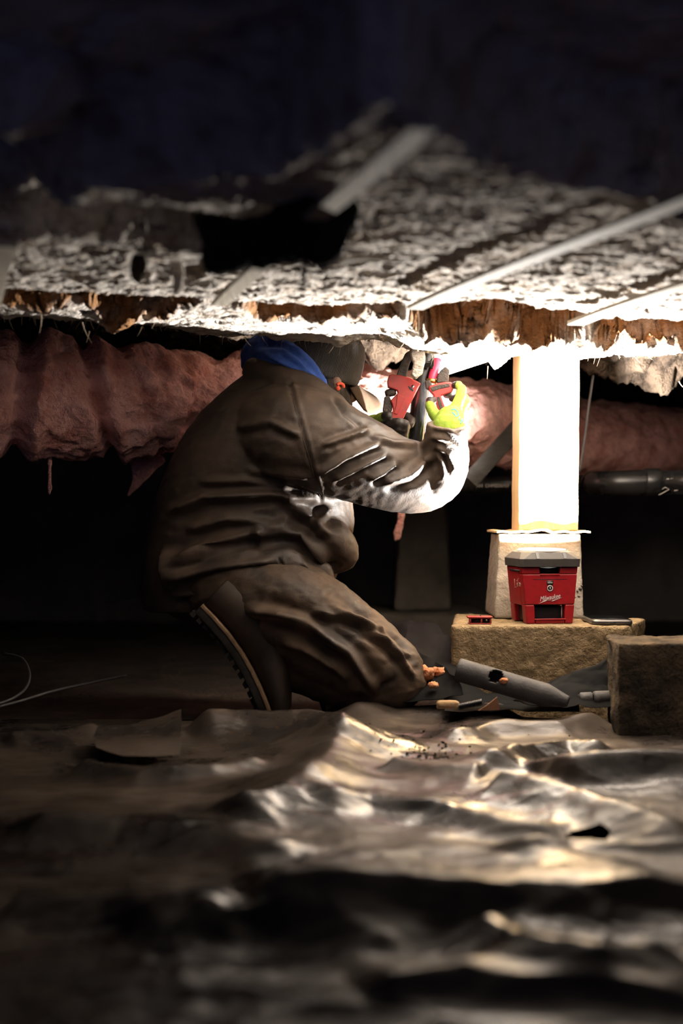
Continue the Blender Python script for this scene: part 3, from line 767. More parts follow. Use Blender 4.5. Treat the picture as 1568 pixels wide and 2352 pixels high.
for dx in (-.022, .003, .0235):
    mb = MB(); mb.box(tc_ + Vector((dx, -.011, .008)), (.004, .005, .011)); build(mb, 'spacer', 'red', rt)
mb = MB(); mb.ball(tc_ + Vector((.014, -.0135, .009)), (.003, .003, .003), 10, 8); build(mb, 'rivet', 'steel', rt)
mb = MB(); mb.tube([tc_ + Vector((.002, 0, .017)), tc_ + Vector((.002, 0, .0205))], [.002, .0012], 8); build(mb, 'stud', 'steel', rt)

# ================================================================== DUCTS AND PIPES BEHIND
def duct(name, pathuvY, rad, label, grooves=(), seed=0., nseg=330, n=130, amp=.022):
    path = [P(*p) for p in pathuvY]
    mb = MB(); mb.tube(path, rad, n, sub=max(4, nseg // (len(path) - 1)))
    me = mb.mesh(name); c = getco(me); nn = getno(me)
    u_, v_ = proj(c)
    d = amp * fbm(c * 6 + seed, 4) + amp * .9 * (ridged(c * np.array([10, 16, 13]) + seed + .25 * fbm(c * 9, 2)[:, None], 4) - .6) + .008 * fbm(c * 38, 3)
    for gu, sl, dep, wd in grooves:
        t = (u_ + sl * (v_ - 920) - gu) / wd
        d += -dep * np.exp(-t * t) + dep * .5 * np.exp(-((t - 1.8) / 1.2) ** 2)
    setco(me, c + nn * d[:, None])
    o = finish(me, name, 'pink'); tag(o, label, 'duct')
    c2 = getco(me); no = getno(me)
    sel = np.where((no[:, 1] < .3))[0]
    pts = [Vector(c2[i]) + o.location for i in rng.choice(sel, 260)]
    low = np.where((no[:, 2] < -.5))[0]
    pts += [Vector(c2[i]) + o.location for i in rng.choice(low, 120)]
    wisps('loose_fibre', pts, 'pinkfibre', o, .008, .035, .0007)
    return o
duct('insulated_duct', [(-260, 900, 3.16), (-60, 905, 3.20), (120, 912, 3.28), (330, 922, 3.42), (480, 920, 3.58), (700, 925, 3.72), (900, 940, 3.80), (1110, 975, 3.95), (1400, 1010, 4.4), (1700, 1030, 5.0)],
     [.145, .145, .138, .138, .12, .11, .11, .118, .12, .12],
     'long round duct wrapped in pink fibreglass behind the kneeling worker',
     ((48, .12, .03, 22), (225, -.25, .03, 16), (330, -.4, .008, 14), (470, .3, .02, 30), (620, 0, .02, 20)), 2.)
# hanging pink strips under the duct
fuzzy_slab('fibreglass_strip', [(300, 1040), (350, 1035), (385, 1060), (352, 1080), (318, 1120), (292, 1142), (305, 1100)], 3.5, .012, 'pink', 'torn pink fibreglass strip hanging under the duct at left', 'insulation', 3., .005, .006)
fuzzy_slab('fibreglass_strip', [(109, 1035), (115, 1035), (119, 1125), (113, 1142), (108, 1120)], 3.27, .006, 'pink', 'tiny pink fibreglass thread hanging under the left end of the duct', 'insulation', 3., .004, .003)
fuzzy_slab('fibreglass_strip', [(900, 1030), (930, 1030), (932, 1168), (926, 1200), (918, 1238), (906, 1242), (904, 1222), (914, 1200)], 3.9, .012, 'pink', 'faded pink fibreglass strip hanging below the bent elbow', 'insulation', 4., .005, .005)
# diagonal brace, wire
def bar(name, p0, p1, wd, th, mat, label, cat):
    p0, p1 = Vector(p0), Vector(p1); d = (p1 - p0).normalized(); s = d.cross(Vector((0, 1, 0))).normalized(); n = s.cross(d)
    rr = [[c + s * a * wd / 2 + n * b_ * th / 2 for a, b_ in ((-1, -1), (1, -1), (1, 1), (-1, 1))] for c in (p0, (p0 * 2 + p1) / 3, (p0 + p1 * 2) / 3, p1)]
    return tag(build(MB().rings(rr), name, mat, smooth=False, bevel=.002), label, cat)
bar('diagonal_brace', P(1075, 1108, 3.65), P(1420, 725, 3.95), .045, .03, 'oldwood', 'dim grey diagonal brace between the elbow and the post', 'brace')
mb = MB(); mb.tube([P(1364, 850, 3.6), P(1352, 930, 3.6), P(1342, 1010, 3.6), P(1330, 1085, 3.6)], [.0035] * 4, 8, sub=4)
tag(build(mb, 'hanging_wire', 'cable'), 'thin grey wire hanging in the dark right of the post', 'wire')
mb = MB(); mb.tube([P(957, 700, 2.62), P(961, 730, 2.64), P(960, 770, 2.66), P(959, 806, 2.68)], [.0011] * 4, 6, sub=4)
tag(build(mb, 'insulation_thread', 'fibre'), 'thin pale thread hanging from the ceiling above the wrenches', 'thread')
# big pipe right: pipe, hub, elbow
e0 = P(1620, 1108, 3.72)
dp = empty('drain_pipe', (e0.x, e0.y, e0.z - .04), 'black drain pipe with a glossy elbow right of the post', 'pipe')
R_ = .0345
mb = MB(); mb.tube([P(1760, 1106, 3.70), P(1500, 1109, 3.72)], [R_ * .95] * 2, 32); pipe_o = build(mb, 'pipe', 'abs', dp)
mb = MB(); mb.tube([P(1516, 1109, 3.72), P(1512, 1109, 3.72), P(1482, 1109, 3.72), P(1478, 1109, 3.72)], [R_ * 1.0, R_ * 1.12, R_ * 1.12, R_ * 1.02], 32); build(mb, 'hub', 'abs', dp)
mb = MB(); mb.tube([P(1484, 1109, 3.72), P(1440, 1110, 3.72), P(1400, 1111, 3.735), P(1372, 1111, 3.775), P(1362, 1110, 3.83), P(1362, 1108, 3.90)], [R_ * 1.0] * 6, 32, sub=5); build(mb, 'elbow', 'abs', dp)
text_mesh('2"', .022, Matrix.Translation(P(1535, 1112, 3.72 - R_ * .95 - .001) + Vector((0, .0, 0))) @ Matrix.Rotation(math.radians(90), 4, 'X'), 'size_mark', 'chalk', pipe_o, .2)
mb = MB()
for st in ([(1546, 1108), (1538, 1112), (1530, 1113)], [(1520, 1124), (1527, 1119), (1536, 1124), (1522, 1132), (1512, 1137)], [(1548, 1127), (1556, 1126)]):
    mb.tube([P(a, b_, 3.72 - R_ * .93) for a, b_ in st], [.0012] * len(st), 5)
build(mb, 'scribble', 'chalk', pipe_o)
mb = MB()
mb.tube([P(1040, 1113, 3.98), P(1240, 1112, 4.0), P(1345, 1110, 4.02)], [.026] * 3, 24)
o = build(mb, 'vent_pipe', 'abs'); tag(o, 'thin black pipe with faint lettering passing behind the post', 'pipe')
text_mesh('IAN  CHMED0707', .0125, Matrix.Translation(P(1130, 1119, 3.98 - .027)) @ Matrix.Rotation(math.radians(90), 4, 'X'), 'pipe_lettering', 'chalk', o)
mb = MB(); mb.tube([P(1066, 1101, 3.953), P(1076, 1102, 3.953)], [.001] * 2, 5); build(mb, 'paint_dash', 'chalk', o)
# far pier
Yq = 5.0
def ringZ(u0, u1, z_, Yf, Yb): return [Vector(((u0 - CX) * Yf / F, Yf, z_)), Vector(((u1 - CX) * Yf / F, Yf, z_)), Vector(((u1 - CX) * Yf / F, Yb, z_)), Vector(((u0 - CX) * Yf / F, Yb, z_))]
me = subdiv_box(ringZ(903, 1036, .095, Yq, Yq + .25) + ringZ(922, 1026, HC + (CY - 1150) * Yq / F, Yq, Yq + .22), .01, .008); rocky(me, .003, 20)
tag(finish(me, 'far_pier', 'conc'), 'dim concrete pier standing in the dark below the bent elbow', 'pier')
me = subdiv_box(ringZ(820, 1130, -.06, Yq - .1, Yq + .4) + ringZ(825, 1125, .095, Yq - .1, Yq + .4), .014, .02); rocky(me, .006, 12)
tag(finish(me, 'far_footing', 'conc'), 'dim concrete footing under the far pier', 'footing')
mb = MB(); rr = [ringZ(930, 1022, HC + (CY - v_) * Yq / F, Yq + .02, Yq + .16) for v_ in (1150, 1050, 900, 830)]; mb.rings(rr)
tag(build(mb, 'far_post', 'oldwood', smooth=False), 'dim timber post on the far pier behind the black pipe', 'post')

# ================================================================== PIPES AT THE WORK
mb = MB(); mb.tube([P(950, 1060, 3.205), P(953, 1020, 3.205), P(962, 930, 3.205), P(967, 880, 3.205), P(974, 840, 3.205), P(980, 780, 3.205)], [.0195] * 6, 28, sub=3)
bp_ = build(mb, 'black_pipe', 'abs'); tag(bp_, 'black vertical pipe between the two wrenches', 'pipe')
mb = MB(); mb.tube([P(996, 836, 3.26), P(1000, 834, 3.26), P(1075, 816, 3.27), P(1170, 790, 3.28)], [.024] * 4, 28)
o = build(mb, 'white_pipe', 'pvc'); tag(o, 'white plastic pipe glaring under the ceiling above the right glove', 'pipe')
mb = MB()
for k in range(16):
    t = k / 15; p = P(1004 + 42 * t, 826 - 11 * t + (k % 3) * 1.5, 3.235); mb.tube([p, p + Vector((.002 * ((k % 2) * 2 - 1), 0, .004))], [.0006] * 2, 4)
build(mb, 'printed_marking', 'print', o)
bar('timber_offcut', P(1022, 852, 3.31), P(1150, 810, 3.33), .020, .03, 'lath', 'pale strip of timber just under the white pipe', 'timber')
pxr = empty('red_supply_pipe', P(992, 878, 3.185), 'short glowing red plastic pipe with a brass collar by the right wrench', 'pipe')
mb = MB(); mb.tube([P(991, 878, 3.185), P(994, 862, 3.185), P(999, 845, 3.19), P(1004, 828, 3.20)], [.0098] * 4, 18, sub=3); build(mb, 'pipe', 'pex', pxr)
mb = MB(); mb.tube([P(990, 880, 3.185), P(990.6, 877, 3.185), P(991.8, 872, 3.185), P(992, 870, 3.185)], [.0105, .0128, .0128, .0105], 20); build(mb, 'collar', 'brass', pxr)
fuzzy_slab('torn_tape', [(972, 826), (984, 830), (996, 820), (998, 838), (993, 850), (985, 842), (978, 852), (971, 842)], 3.17, .004, 'abs', 'torn black tape scrap beside the white pipe end', 'tape', 4., .0025, .002)

# --- wrenches
def wplate(poly, Y, th, name, mat, parent, bevel=.0025):
    return build(MB().extrude([P(u_, v_, Y) for u_, v_ in poly], (0, th, 0)), name, mat, parent, smooth=False, bevel=bevel, angle=.35)
YW = 3.165
wl = empty('pipe_wrench', P(905, 1005, YW), 'large red pipe wrench held upright in the far glove', 'wrench')
wplate([(893, 862), (902, 860.5), (922, 864), (941, 869), (956, 876), (966, 882), (961, 890), (950, 912), (938, 936), (923, 967), (917, 985), (912, 1003), (900, 1003), (898, 986), (893, 966), (899, 951), (902, 941), (900, 930), (896, 921), (905, 911), (913, 903), (911, 898), (900, 894), (890, 891), (888.5, 876)], YW, .026, 'handle', 'red', wl)
wplate([(912, 905), (930, 913), (926, 921), (912, 952), (904, 950), (910, 930)], YW - .0135, .003, 'raised_panel', 'red', wl, .001)
wplate([(937, 886), (944, 890), (951, 898), (948, 899), (940, 893)], YW - .0134, .002, 'slot', 'lampblack', wl, .0005)
mb = MB(); p = P(948, 887, YW - .014); mb.tube([p, p + Vector((0, -.002, 0))], [.003, .003], 12); build(mb, 'pin', 'steel', wl)
wplate([(909, 866), (914, 850), (922, 830), (930, 812), (948, 808), (952, 818), (941, 834), (936, 852), (932, 870)], YW + .002, .018, 'hook_jaw', 'steel', wl)
wplate([(930, 812), (950, 800), (975, 804), (976, 815), (952, 819)], YW + .002, .018, 'jaw_teeth', 'steel', wl)
mb = MB(); a, b_ = P(895, 886, YW), P(889, 915, YW)
a, b_ = P(884, 905, YW), P(909, 899, YW); mb.tube([a, a * .8 + b_ * .2, a * .2 + b_ * .8, b_], [.006, .0092, .0092, .006], 18); build(mb, 'knurled_nut', 'steel', wl)
wplate([(882, 912), (893, 908), (899, 922), (901, 941), (897, 950), (885, 951), (878, 944), (880, 928)], YW, .016, 'jaw_shank', 'steel', wl)
YV = 3.172
wr = empty('pipe_wrench', P(1012, 960, YV), 'smaller worn red pipe wrench gripped in the near glove', 'wrench')
wplate([(984, 888), (1000, 882), (1022, 878), (1034, 878), (1041, 884), (1041, 893), (1037, 902), (1024, 906), (1012, 910), (1016, 922), (1022, 938), (1030, 962), (1014, 966), (1006, 944), (1000, 926), (994, 908), (985, 898)], YV, .022, 'handle', 'red', wr)
wplate([(988, 890), (1006, 884), (1030, 881), (1033, 888), (1010, 893), (992, 899)], YV - .0115, .003, 'worn_top', 'steel', wr, .001)
wplate([(1003, 912), (1009, 911), (1014, 926), (1018, 940), (1011, 942), (1006, 928)], YV - .0115, .003, 'handle_web', 'steel', wr, .001)
wplate([(1002, 880), (1004, 864), (1010, 852), (1022, 842), (1032, 850), (1030, 868), (1029, 879)], YV + .006, .016, 'hook_jaw', 'steel', wr)
wplate([(975, 876), (986, 872), (992, 884), (988, 899), (978, 894)], YV + .006, .016, 'heel_jaw', 'steel', wr)
mb = MB(); a, b_ = P(1018, 905, YV + .004), P(1037, 909, YV + .004); mb.tube([a, a * .8 + b_ * .2, a * .2 + b_ * .8, b_], [.005, .008, .008, .005], 16); build(mb, 'knurled_nut', 'steel', wr)

# ================================================================== THE WORKER
pers = empty('person', (-.12, 3.15, 0), 'kneeling worker in a brown waxed jacket and cap raising two wrenches', 'person')
YT = 3.27
def ell(uL, uR, v_, hd, Yc=YT, n=40, e=.86):
    a, b_ = P(uL, v_, Yc), P(uR, v_, Yc); cx_, r = (a.x + b_.x) / 2, (b_.x - a.x) / 2
    out = []
    for k in range(n):
        t = 2 * math.pi * k / n; c_, s_ = math.cos(t), math.sin(t)
        out.append(Vector((cx_ + r * math.copysign(abs(c_) ** e, c_), Yc + hd * math.copysign(abs(s_) ** e, s_), a.z)))
    return out
TOR = [(1400, 330, 690, .17), (1345, 322, 762, .195), (1270, 332, 800, .205), (1200, 345, 815, .21), (1130, 365, 808, .215), (1060, 392, 800, .22), (1000, 425, 795, .22), (950, 462, 780, .205), (905, 508, 742, .17), (868, 555, 728, .125), (835, 590, 715, .09)]
ARM_N = [(615, 985, 3.14, .10), (690, 1003, 3.08, .116), (800, 1046, 3.10, .101), (900, 1086, 3.14, .087), (975, 1097, 3.165, .080), (1010, 1068, 3.14, .067), (1022, 1020, 3.10, .051), (1024, 986, 3.075, .046), (1025, 974, 3.07, .044)]
ARM_F = [(680, 985, 3.43, .10), (720, 1085, 3.46, .085), (770, 1060, 3.38, .07), (812, 1003, 3.28, .047)]
LEG_N = [(540, 1345, 3.16, .125), (640, 1395, 3.12, .128), (745, 1455, 3.09, .115), (850, 1520, 3.06, .095), (905, 1556, 3.05, .074), (880, 1580, 3.05, .058), (790, 1565, 3.08, .062), (690, 1525, 3.10, .064), (610, 1478, 3.09, .066), (575, 1455, 3.085, .064)]
LEG_F = [(520, 1350, 3.38, .12), (640, 1410, 3.42, .12), (780, 1480, 3.44, .105), (890, 1520, 3.45, .075), (880, 1545, 3.45, .06), (800, 1530, 3.44, .065), (690, 1470, 3.43, .07)]
def limb(mb, L, sc=1., d=0.):
    pts = [P(a, b_, c_) for a, b_, c_, r in L]; mb.tube(pts, [max(r * sc - d, .02) for *_, r in L], 24, sub=5)
    mb.ball(pts[0], [max(L[0][3] * sc - d, .02)] * 3, 20, 12)
def fold(me, folds, base_amp, ndir, seed=0.):
    c = getco(me); n = getno(me); u_, v_ = proj(c)
    face = sstep(-.25, .35, -n[:, 1])
    d = np.zeros(len(c))
    for f in folds:
        poly, h_, w_ = f[:3]
        dd, sd, t = polydist(u_, v_, poly)
        env = sstep(0, .15, t) * (1 - sstep(.85, 1, t)) if len(f) < 4 else 1.
        d += 1.3 * env * h_ * (np.exp(-(dd / w_) ** 2) - .55 * np.exp(-((dd * sd - 1.9 * w_) / (1.1 * w_)) ** 2) - .35 * np.exp(-((dd * sd + 2.2 * w_) / (1.3 * w_)) ** 2))
    d *= face
    qq = c @ np.array(ndir).T
    d += base_amp * .55 * (ridged(qq * np.array([2.2, 2.6, 2.4]) + seed + 5 + .5 * fbm(c * 9, 2)[:, None], 2) - .6)
    d += base_amp * (ridged(qq + seed + .3 * fbm(c * 6, 2)[:, None], 3) - .6) + base_amp * .15 * fbm(c * 34 + seed, 3)
    setco(me, c + n * d[:, None])

# body under the clothes, one continuous figure with the head
hc = P(737, 855, 3.235); HR = Matrix.Rotation(math.radians(36), 3, 'Z') @ Matrix.Rotation(math.radians(9), 3, 'Y') @ Matrix.Rotation(math.radians(15), 3, 'X')
def hp(x_, y_, z_): return hc + HR @ Vector((x_, y_, z_))
mb = MB()
mb.rings([ell(uL + 28, uR - 28, v_, hd - .03) for v_, uL, uR, hd in TOR])
for L in (ARM_N, ARM_F): limb(mb, L, 1., .016)
for L in (LEG_N, LEG_F): limb(mb, L, 1., .018)
mb.ball(P(500, 1335, 3.27), (.14, .16, .095), 24, 14)
mb.ball(hp(-.008, 0, .02), (.094, .074, .090), 24, 18, HR); mb.ball(hp(.030, 0, -.052), (.060, .056, .066), 24, 18, HR)
mb.ball(hp(.068, 0, -.098), (.020, .026, .018), 14, 10, HR)                               # chin
mb.tube([hp(.088, 0, -.008), hp(.098, 0, -.03), hp(.108, 0, -.046), hp(.094, 0, -.054)], [.009, .011, .014, .012], 12)   # nose
for s in (-1, 1):
    mb.ball(hp(.080, s * .028, .012), (.014, .026, .009), 12, 8, HR)                      # brow
    mb.ball(hp(.070, s * .038, -.032), (.022, .022, .020), 12, 8, HR)                     # cheek
    mb.ball(hp(-.004, s * .077, -.022), (.017, .009, .030), 14, 10, HR)                   # ear
    mb.ball(hp(-.008, s * .083, -.012), (.015, .007, .020), 14, 10, HR)
mb.ball(hp(.086, 0, -.073), (.012, .024, .006), 12, 8, HR); mb.ball(hp(.084, 0, -.082), (.012, .022, .006), 12, 8, HR)
mb.tube([hp(-.02, 0, -.05), hp(-.045, 0, -.10), P(655, 960, YT)], [.058, .060, .075], 24, sub=4)
me = remesh(mb, 'body', .0065, 3); finish(me, 'body', 'skin', pers)
for s in (-1, 1):
    e_ = MB().ball(hp(.079, s * .030, -.004), (.011, .012, .011), 14, 10); build(e_, 'eye', 'lampwhite', pers)
# beard and hair
mb = MB()
mb.ball(hp(.036, 0, -.072), (.066, .063, .058), 24, 16, HR); mb.ball(hp(.012, 0, -.040), (.052, .073, .045), 24, 16, HR); mb.ball(hp(.035, 0, -.040), (.058, .066, .050), 24, 16, HR)
mb.ball(hp(-.05, 0, -.02), (.055, .070, .05), 20, 14, HR); mb.ball(hp(.075, 0, -.100), (.026, .034, .028), 16, 10, HR)
for s in (-1, 1): mb.ball(hp(-.008, s * .064, -.024), (.036, .026, .040), 18, 12, HR)
me = remesh(mb, 'beard', .005, 3); c = getco(me); n = getno(me); setco(me, c + n * (.004 * fbm(c * 70, 3))[:, None]); finish(me, 'beard', 'hair', pers)
mb = MB(); mb.tube([hp(.0 + .009 * math.cos(a), -.092, -.016 + .006 * math.sin(a)) for a in np.linspace(-.2, 3.0, 9)], [.0036] * 9, 8, sub=2)
mb.ball(hp(-.002, -.088, -.022), (.006, .006, .006), 10, 8); build(mb, 'ear_plug', 'orange', pers)

# cap
def capring(z_, rx, ry, n=48, zoff=0.):
    return [hp(-.008 + rx * math.copysign(abs(math.cos(a)) ** .9, math.cos(a)), ry * math.copysign(abs(math.sin(a)) ** .9, math.sin(a)), z_ - zoff * math.cos(a)) for a in (2 * math.pi * j / n for j in range(n))]
prof = [(-.008, .098, .083), (.0, .100, .085), (.03, .1005, .086), (.06, .098, .084), (.082, .090, .077), (.098, .073, .063), (.108, .048, .042), (.112, .020, .018), (.1125, .002, .002)]
mb = MB(); mb.rings([capring(z_, a, b_) for z_, a, b_ in prof], caps=False)
inner = MB(); me = mb.mesh('cap')
uvl = me.uv_layers.new(name='UVMap')
n_ = 48
for poly in me.polygons:
    for li in poly.loop_indices:
        vi = me.loops[li].vertex_index; uvl.data[li].uv = (abs((vi % n_) / n_ - .5), (vi // n_) / 9)
cap = finish(me, 'cap', 'cap', pers)
md = cap.modifiers.new('solid', 'SOLIDIFY'); md.thickness = .003; md.offset = -1
mb = MB(); rows = []
for k in range(9):
    t = k / 8; row = []
    for j in range(21):
        s = -1 + 2 * j / 20; a = s * 1.05
        r0x, r0y = .098 - .008, .083
        bx, by = -.008 + .099 * math.cos(a), .084 * math.sin(a)
        ln = .094 * (1 - (abs(s)) ** 3.2 * .95)
        row.append(hp(bx + ln * t, by * (1 - .06 * t), .000 - .014 * abs(s) ** 2 + (-.030 * t + .45 * by * t) * min(1, ln / .06)))
    rows.append(row)
nv = [p for r in rows for p in r]; mb.add(nv, [(k * 21 + j, k * 21 + j + 1, (k + 1) * 21 + j + 1, (k + 1) * 21 + j) for k in range(8) for j in range(20)])
br = build(mb, 'brim', 'brim', cap); md = br.modifiers.new('solid', 'SOLIDIFY'); md.thickness = .004
mb = MB(); mb.ball(hp(-.008, 0, .113), (.006, .006, .003), 12, 8, HR); build(mb, 'button', 'cap', cap)

# jacket
mb = MB(); mb.rings([ell(uL, uR, v_, hd) for v_, uL, uR, hd in TOR])
limb(mb, ARM_N); limb(mb, ARM_F)
mb.tube([P(575, 850, 3.18), P(650, 868, 3.12), P(715, 893, 3.105), P(770, 930, 3.115), P(812, 966, 3.14)], [(.03, .03), (.035, .032), (.035, .03), (.028, .025), (.016, .016)], 18, sub=5)
mb.tube([P(700, 1215, 3.13), P(760, 1240, 3.12), P(790, 1275, 3.14), P(760, 1305, 3.16)], [.05, .05, .035, .02], 18, sub=4)       # belly pouch
mb.tube([P(380, 1310, 3.12), P(520, 1296, 3.09), P(650, 1290, 3.09), P(730, 1335, 3.12), P(760, 1370, 3.16)], [.05, .05, .045, .035, .02], 18, sub=4)   # hem roll
me = remesh(mb, 'jacket', .0046, 4)
JF = [([(735, 1024), (790, 1006), (852, 984)], .008, 6), ([(726, 1092), (790, 1052), (885, 1012)], .011, 8), ([(760, 1104), (820, 1077), (895, 1041)], .008, 6),
      ([(845, 1102), (880, 1086), (914, 1064)], .010, 7), ([(875, 1108), (940, 1092), (995, 1042)], .011, 10), ([(985, 1002), (1030, 1012), (1064, 1042)], .0035, 6),
      ([(1000, 1022), (1030, 1046), (1045, 1085)], .006, 6), ([(988, 982), (1030, 986), (1064, 1016)], .003, 5), ([(850, 1000), (900, 1016), (965, 1022)], .006, 6), ([(1005, 1040), (1015, 1065), (1020, 1100)], .006, 6),
      ([(664, 880), (690, 980), (712, 1060), (735, 1146)], -.0015, 4, 1), ([(674, 880), (700, 980), (722, 1060), (744, 1146)], .0015, 4, 1),
      ([(540, 985), (620, 968), (695, 1003)], .008, 9), ([(760, 905), (790, 950), (840, 985)], -.005, 6),
      ([(380, 1185), (470, 1142), (620, 1134), (745, 1150)], .016, 10), ([(385, 1295), (480, 1252), (600, 1217), (675, 1196)], .013, 11),
      ([(575, 1212), (600, 1232), (650, 1222), (692, 1226), (740, 1280), (766, 1345)], .014, 11), ([(370, 1335), (500, 1303), (640, 1287)], .010, 9),
      ([(380, 1372), (520, 1350), (655, 1326)], .009, 8), ([(640, 1280), (650, 1310), (668, 1345)], -.005, 3), ([(640, 1140), (690, 1170), (722, 1202), (765, 1235)], .013, 12),
      ([(420, 1220), (520, 1192), (640, 1203)], .008, 10), ([(760, 1160), (735, 1200), (725, 1240)], .008, 9), ([(560, 1080), (640, 1090), (720, 1100)], .006, 9), ([(450, 1110), (560, 1105), (720, 1125)], .007, 8), ([(690, 1290), (720, 1320), (745, 1365)], .006, 6)]
fold(me, JF, .0030, ((5, 2, 9), (2, 6, 4), (-6, 2, 12)), 3.)
jk = finish(me, 'jacket', 'jacket', pers)
# sleeve seam piping
mb = MB()
def on_jacket(pts, mesh_obj, off=.001):
    dg = bpy.context.evaluated_depsgraph_get(); out = []
    for u_, v_ in pts:
        d = (P(u_, v_, 1.) - Vector((0, 0, HC))).normalized()
        o_ = Vector((0, 0, HC)) - base_of(pers)
        ok, loc, no, _ = mesh_obj.ray_cast(o_, d, depsgraph=dg)
        if ok: out.append(loc + base_of(pers) + no * off)
    return out
bpy.context.view_layer.update()
sp = on_jacket([(664 + 2, 890), (676, 930), (688, 975), (699, 1020), (711, 1060), (722, 1100), (734, 1140)], jk)
if len(sp) > 2: mb.tube(sp, [.0010] * len(sp), 6, sub=4); build(mb, 'sleeve_seam', 'jacket', jk)
# trousers
mb = MB(); mb.ball(P(500, 1335, 3.27), (.155, .18, .11), 28, 18)
limb(mb, LEG_N); limb(mb, LEG_F)
me = remesh(mb, 'trousers', .0048, 4)
TF = [([(600, 1404), (700, 1422), (800, 1500), (875, 1605)], .011, 10), ([(750, 1388), (850, 1440), (935, 1525)], .009, 8), ([(555, 1400), (640, 1412), (720, 1450), (795, 1505)], .012, 12),
      ([(820, 1440), (900, 1480), (955, 1565)], .008, 7), ([(690, 1478), (760, 1520), (805, 1565)], .010, 10), ([(860, 1430), (920, 1490), (945, 1510)], .006, 5), ([(640, 1470), (720, 1500), (770, 1540)], .009, 10),
      ([(705, 1400), (800, 1420), (890, 1450)], .008, 8), ([(520, 1400), (570, 1450), (600, 1520)], .008, 7)]
fold(me, TF, .005, ((4, 3, 8), (2, 7, 5), (-7, 2, 9)), 9.)
c = getco(me); c[:, 2] = np.maximum(c[:, 2], .012); setco(me, c)
finish(me, 'trousers', 'trousers', pers)
# blue hood
mb = MB()
mb.tube([P(752, 894, 3.125), P(735, 868, 3.12), P(705, 832, 3.125), P(665, 800, 3.15), P(632, 784, 3.22), P(622, 782, 3.32), P(650, 790, 3.42)], [(.008, .006), (.017, .011), (.022, .014), (.025, .017), (.028, .02), (.028, .02), (.025, .018)], 18, sub=6)
mb.tube([P(725, 868, 3.115), P(680, 842, 3.115), P(635, 822, 3.13), P(600, 822, 3.2), P(590, 825, 3.3)], [.010, .020, .022, .026, .028], 18, sub=6)
mb.tube([P(640, 815, 3.2), P(615, 830, 3.28)], [.06, .07], 18)
me = remesh(mb, 'hood', .0045, 4)
fold(me, [([(640, 800), (690, 835), (735, 880)], .006, 5), ([(600, 810), (660, 838), (715, 862)], .006, 5)], .003, ((6, 2, 6), (2, 6, 4), (-6, 2, 9)), 5.)
finish(me, 'hood', 'hood', pers)

# boots
def boot(curve, Yc, hwid, name):
    """curve: sole line from heel to toe (pixels at Yc)"""
    pts = [P(a, b_, Yc) for a, b_ in curve]; K = len(pts)
    # normal towards the leg
    def nrm(k):
        t = (pts[min(k + 1, K - 1)] - pts[max(k - 1, 0)]).normalized(); return Vector((-t.z, 0, t.x)) if False else Vector((t.z * -1, 0, t.x)), t
    wid = [.75, .95, .95, .9, .95, 1.08, 1.1, 1.0, .7]
    hgt = [.085, .10, .105, .10, .085, .068, .055, .046, .034]
    up, sole, welt = [], [], []
    for k in range(K):
        nn, t = nrm(k); w_ = hwid * wid[k]; h_ = hgt[k]
        up.append([pts[k] + nn * (h_ * .5 + h_ * .5 * math.sin(a)) + Vector((0, w_ * math.copysign(abs(math.cos(a)) ** .8, math.cos(a)), 0)) for a in (2 * math.pi * j / 24 for j in range(24))])
        sole.append([pts[k] + nn * d_ + Vector((0, s * w_ * 1.06, 0)) for s, d_ in ((-1, -.022), (1, -.022), (1, -.002), (-1, -.002))])
        welt.append([pts[k] + nn * d_ + Vector((0, s * w_ * 1.10, 0)) for s, d_ in ((-1, -.004), (1, -.004), (1, .004), (-1, .004))])
    mb = MB().rings(up)
    n0, t0 = nrm(2); sh = pts[1] + n0 * .09; mb.ball(pts[2] + n0 * .06, (.045, .042, .045), 18, 12)
    me = remesh(mb, name, .004, 4); b_ = finish(me, name, 'boot', pers)
    so = build(MB().rings(sole), 'sole', 'sole', b_, bevel=.003)
    build(MB().rings(welt), 'welt', 'welt', b_, bevel=.0015)
    mb = MB()
    for k in range(K - 1):
        for j in range(2):
            f = (k + j * .5) ; i0 = int(f); fr = f - i0
            p = pts[i0].lerp(pts[min(i0 + 1, K - 1)], fr); nn, t = nrm(i0)
            R3 = Matrix((t, Vector((0, 1, 0)), nn)).transposed()
            for s in (-1, 1): mb.box(p - nn * .026 + Vector((0, s * hwid * .55, 0)), (.012, hwid * .6, .010), R3)
    tag(build(mb, 'tread', 'sole', b_, smooth=False), kind='stuff')
    return b_
CV = [(466, 1388), (497, 1418), (528, 1454), (555, 1492), (580, 1534), (602, 1578), (616, 1612), (623, 1634), (626, 1648)]
boot(CV, 3.055, .050, 'boot')
boot([(a + 148 - (a - 466) * .02, 1176 + (b_ - 1176) * .965) for a, b_ in CV], 3.37, .047, 'boot')

# gloves
def glove(chains, palm, dark, name, dy=0.):
    def Q(a, b_, c_): return P(a, b_, c_ + dy)
    mb = MB()
    for ch in palm: mb.capsules([Q(a, b_, c_) for a, b_, c_, r in ch], [r for *_, r in ch], 14)
    for ch in chains: mb.capsules([Q(a, b_, c_) for a, b_, c_, r in ch], [r for *_, r in ch], 14)
    me = remesh(mb, name, .0022, 4)
    c = getco(me); n = getno(me)
    setco(me, c + n * (.0008 * fbm(c * 160, 2))[:, None])
    # dark dip: faces near the palm-side guide points
    ctr = np.array([f.center[:] for f in me.polygons])
    mi = np.zeros(len(ctr), int)
    for (a, b_, c_, r) in dark:
        p = np.array(Q(a, b_, c_)); mi[np.linalg.norm(ctr - p, axis=1) < r] = 1
    me.materials.clear()
    o = finish(me, name, ['lime', 'palm'], pers)
    o.data.polygons.foreach_set('material_index', mi.astype(np.int32)); o.data.update()
    return o
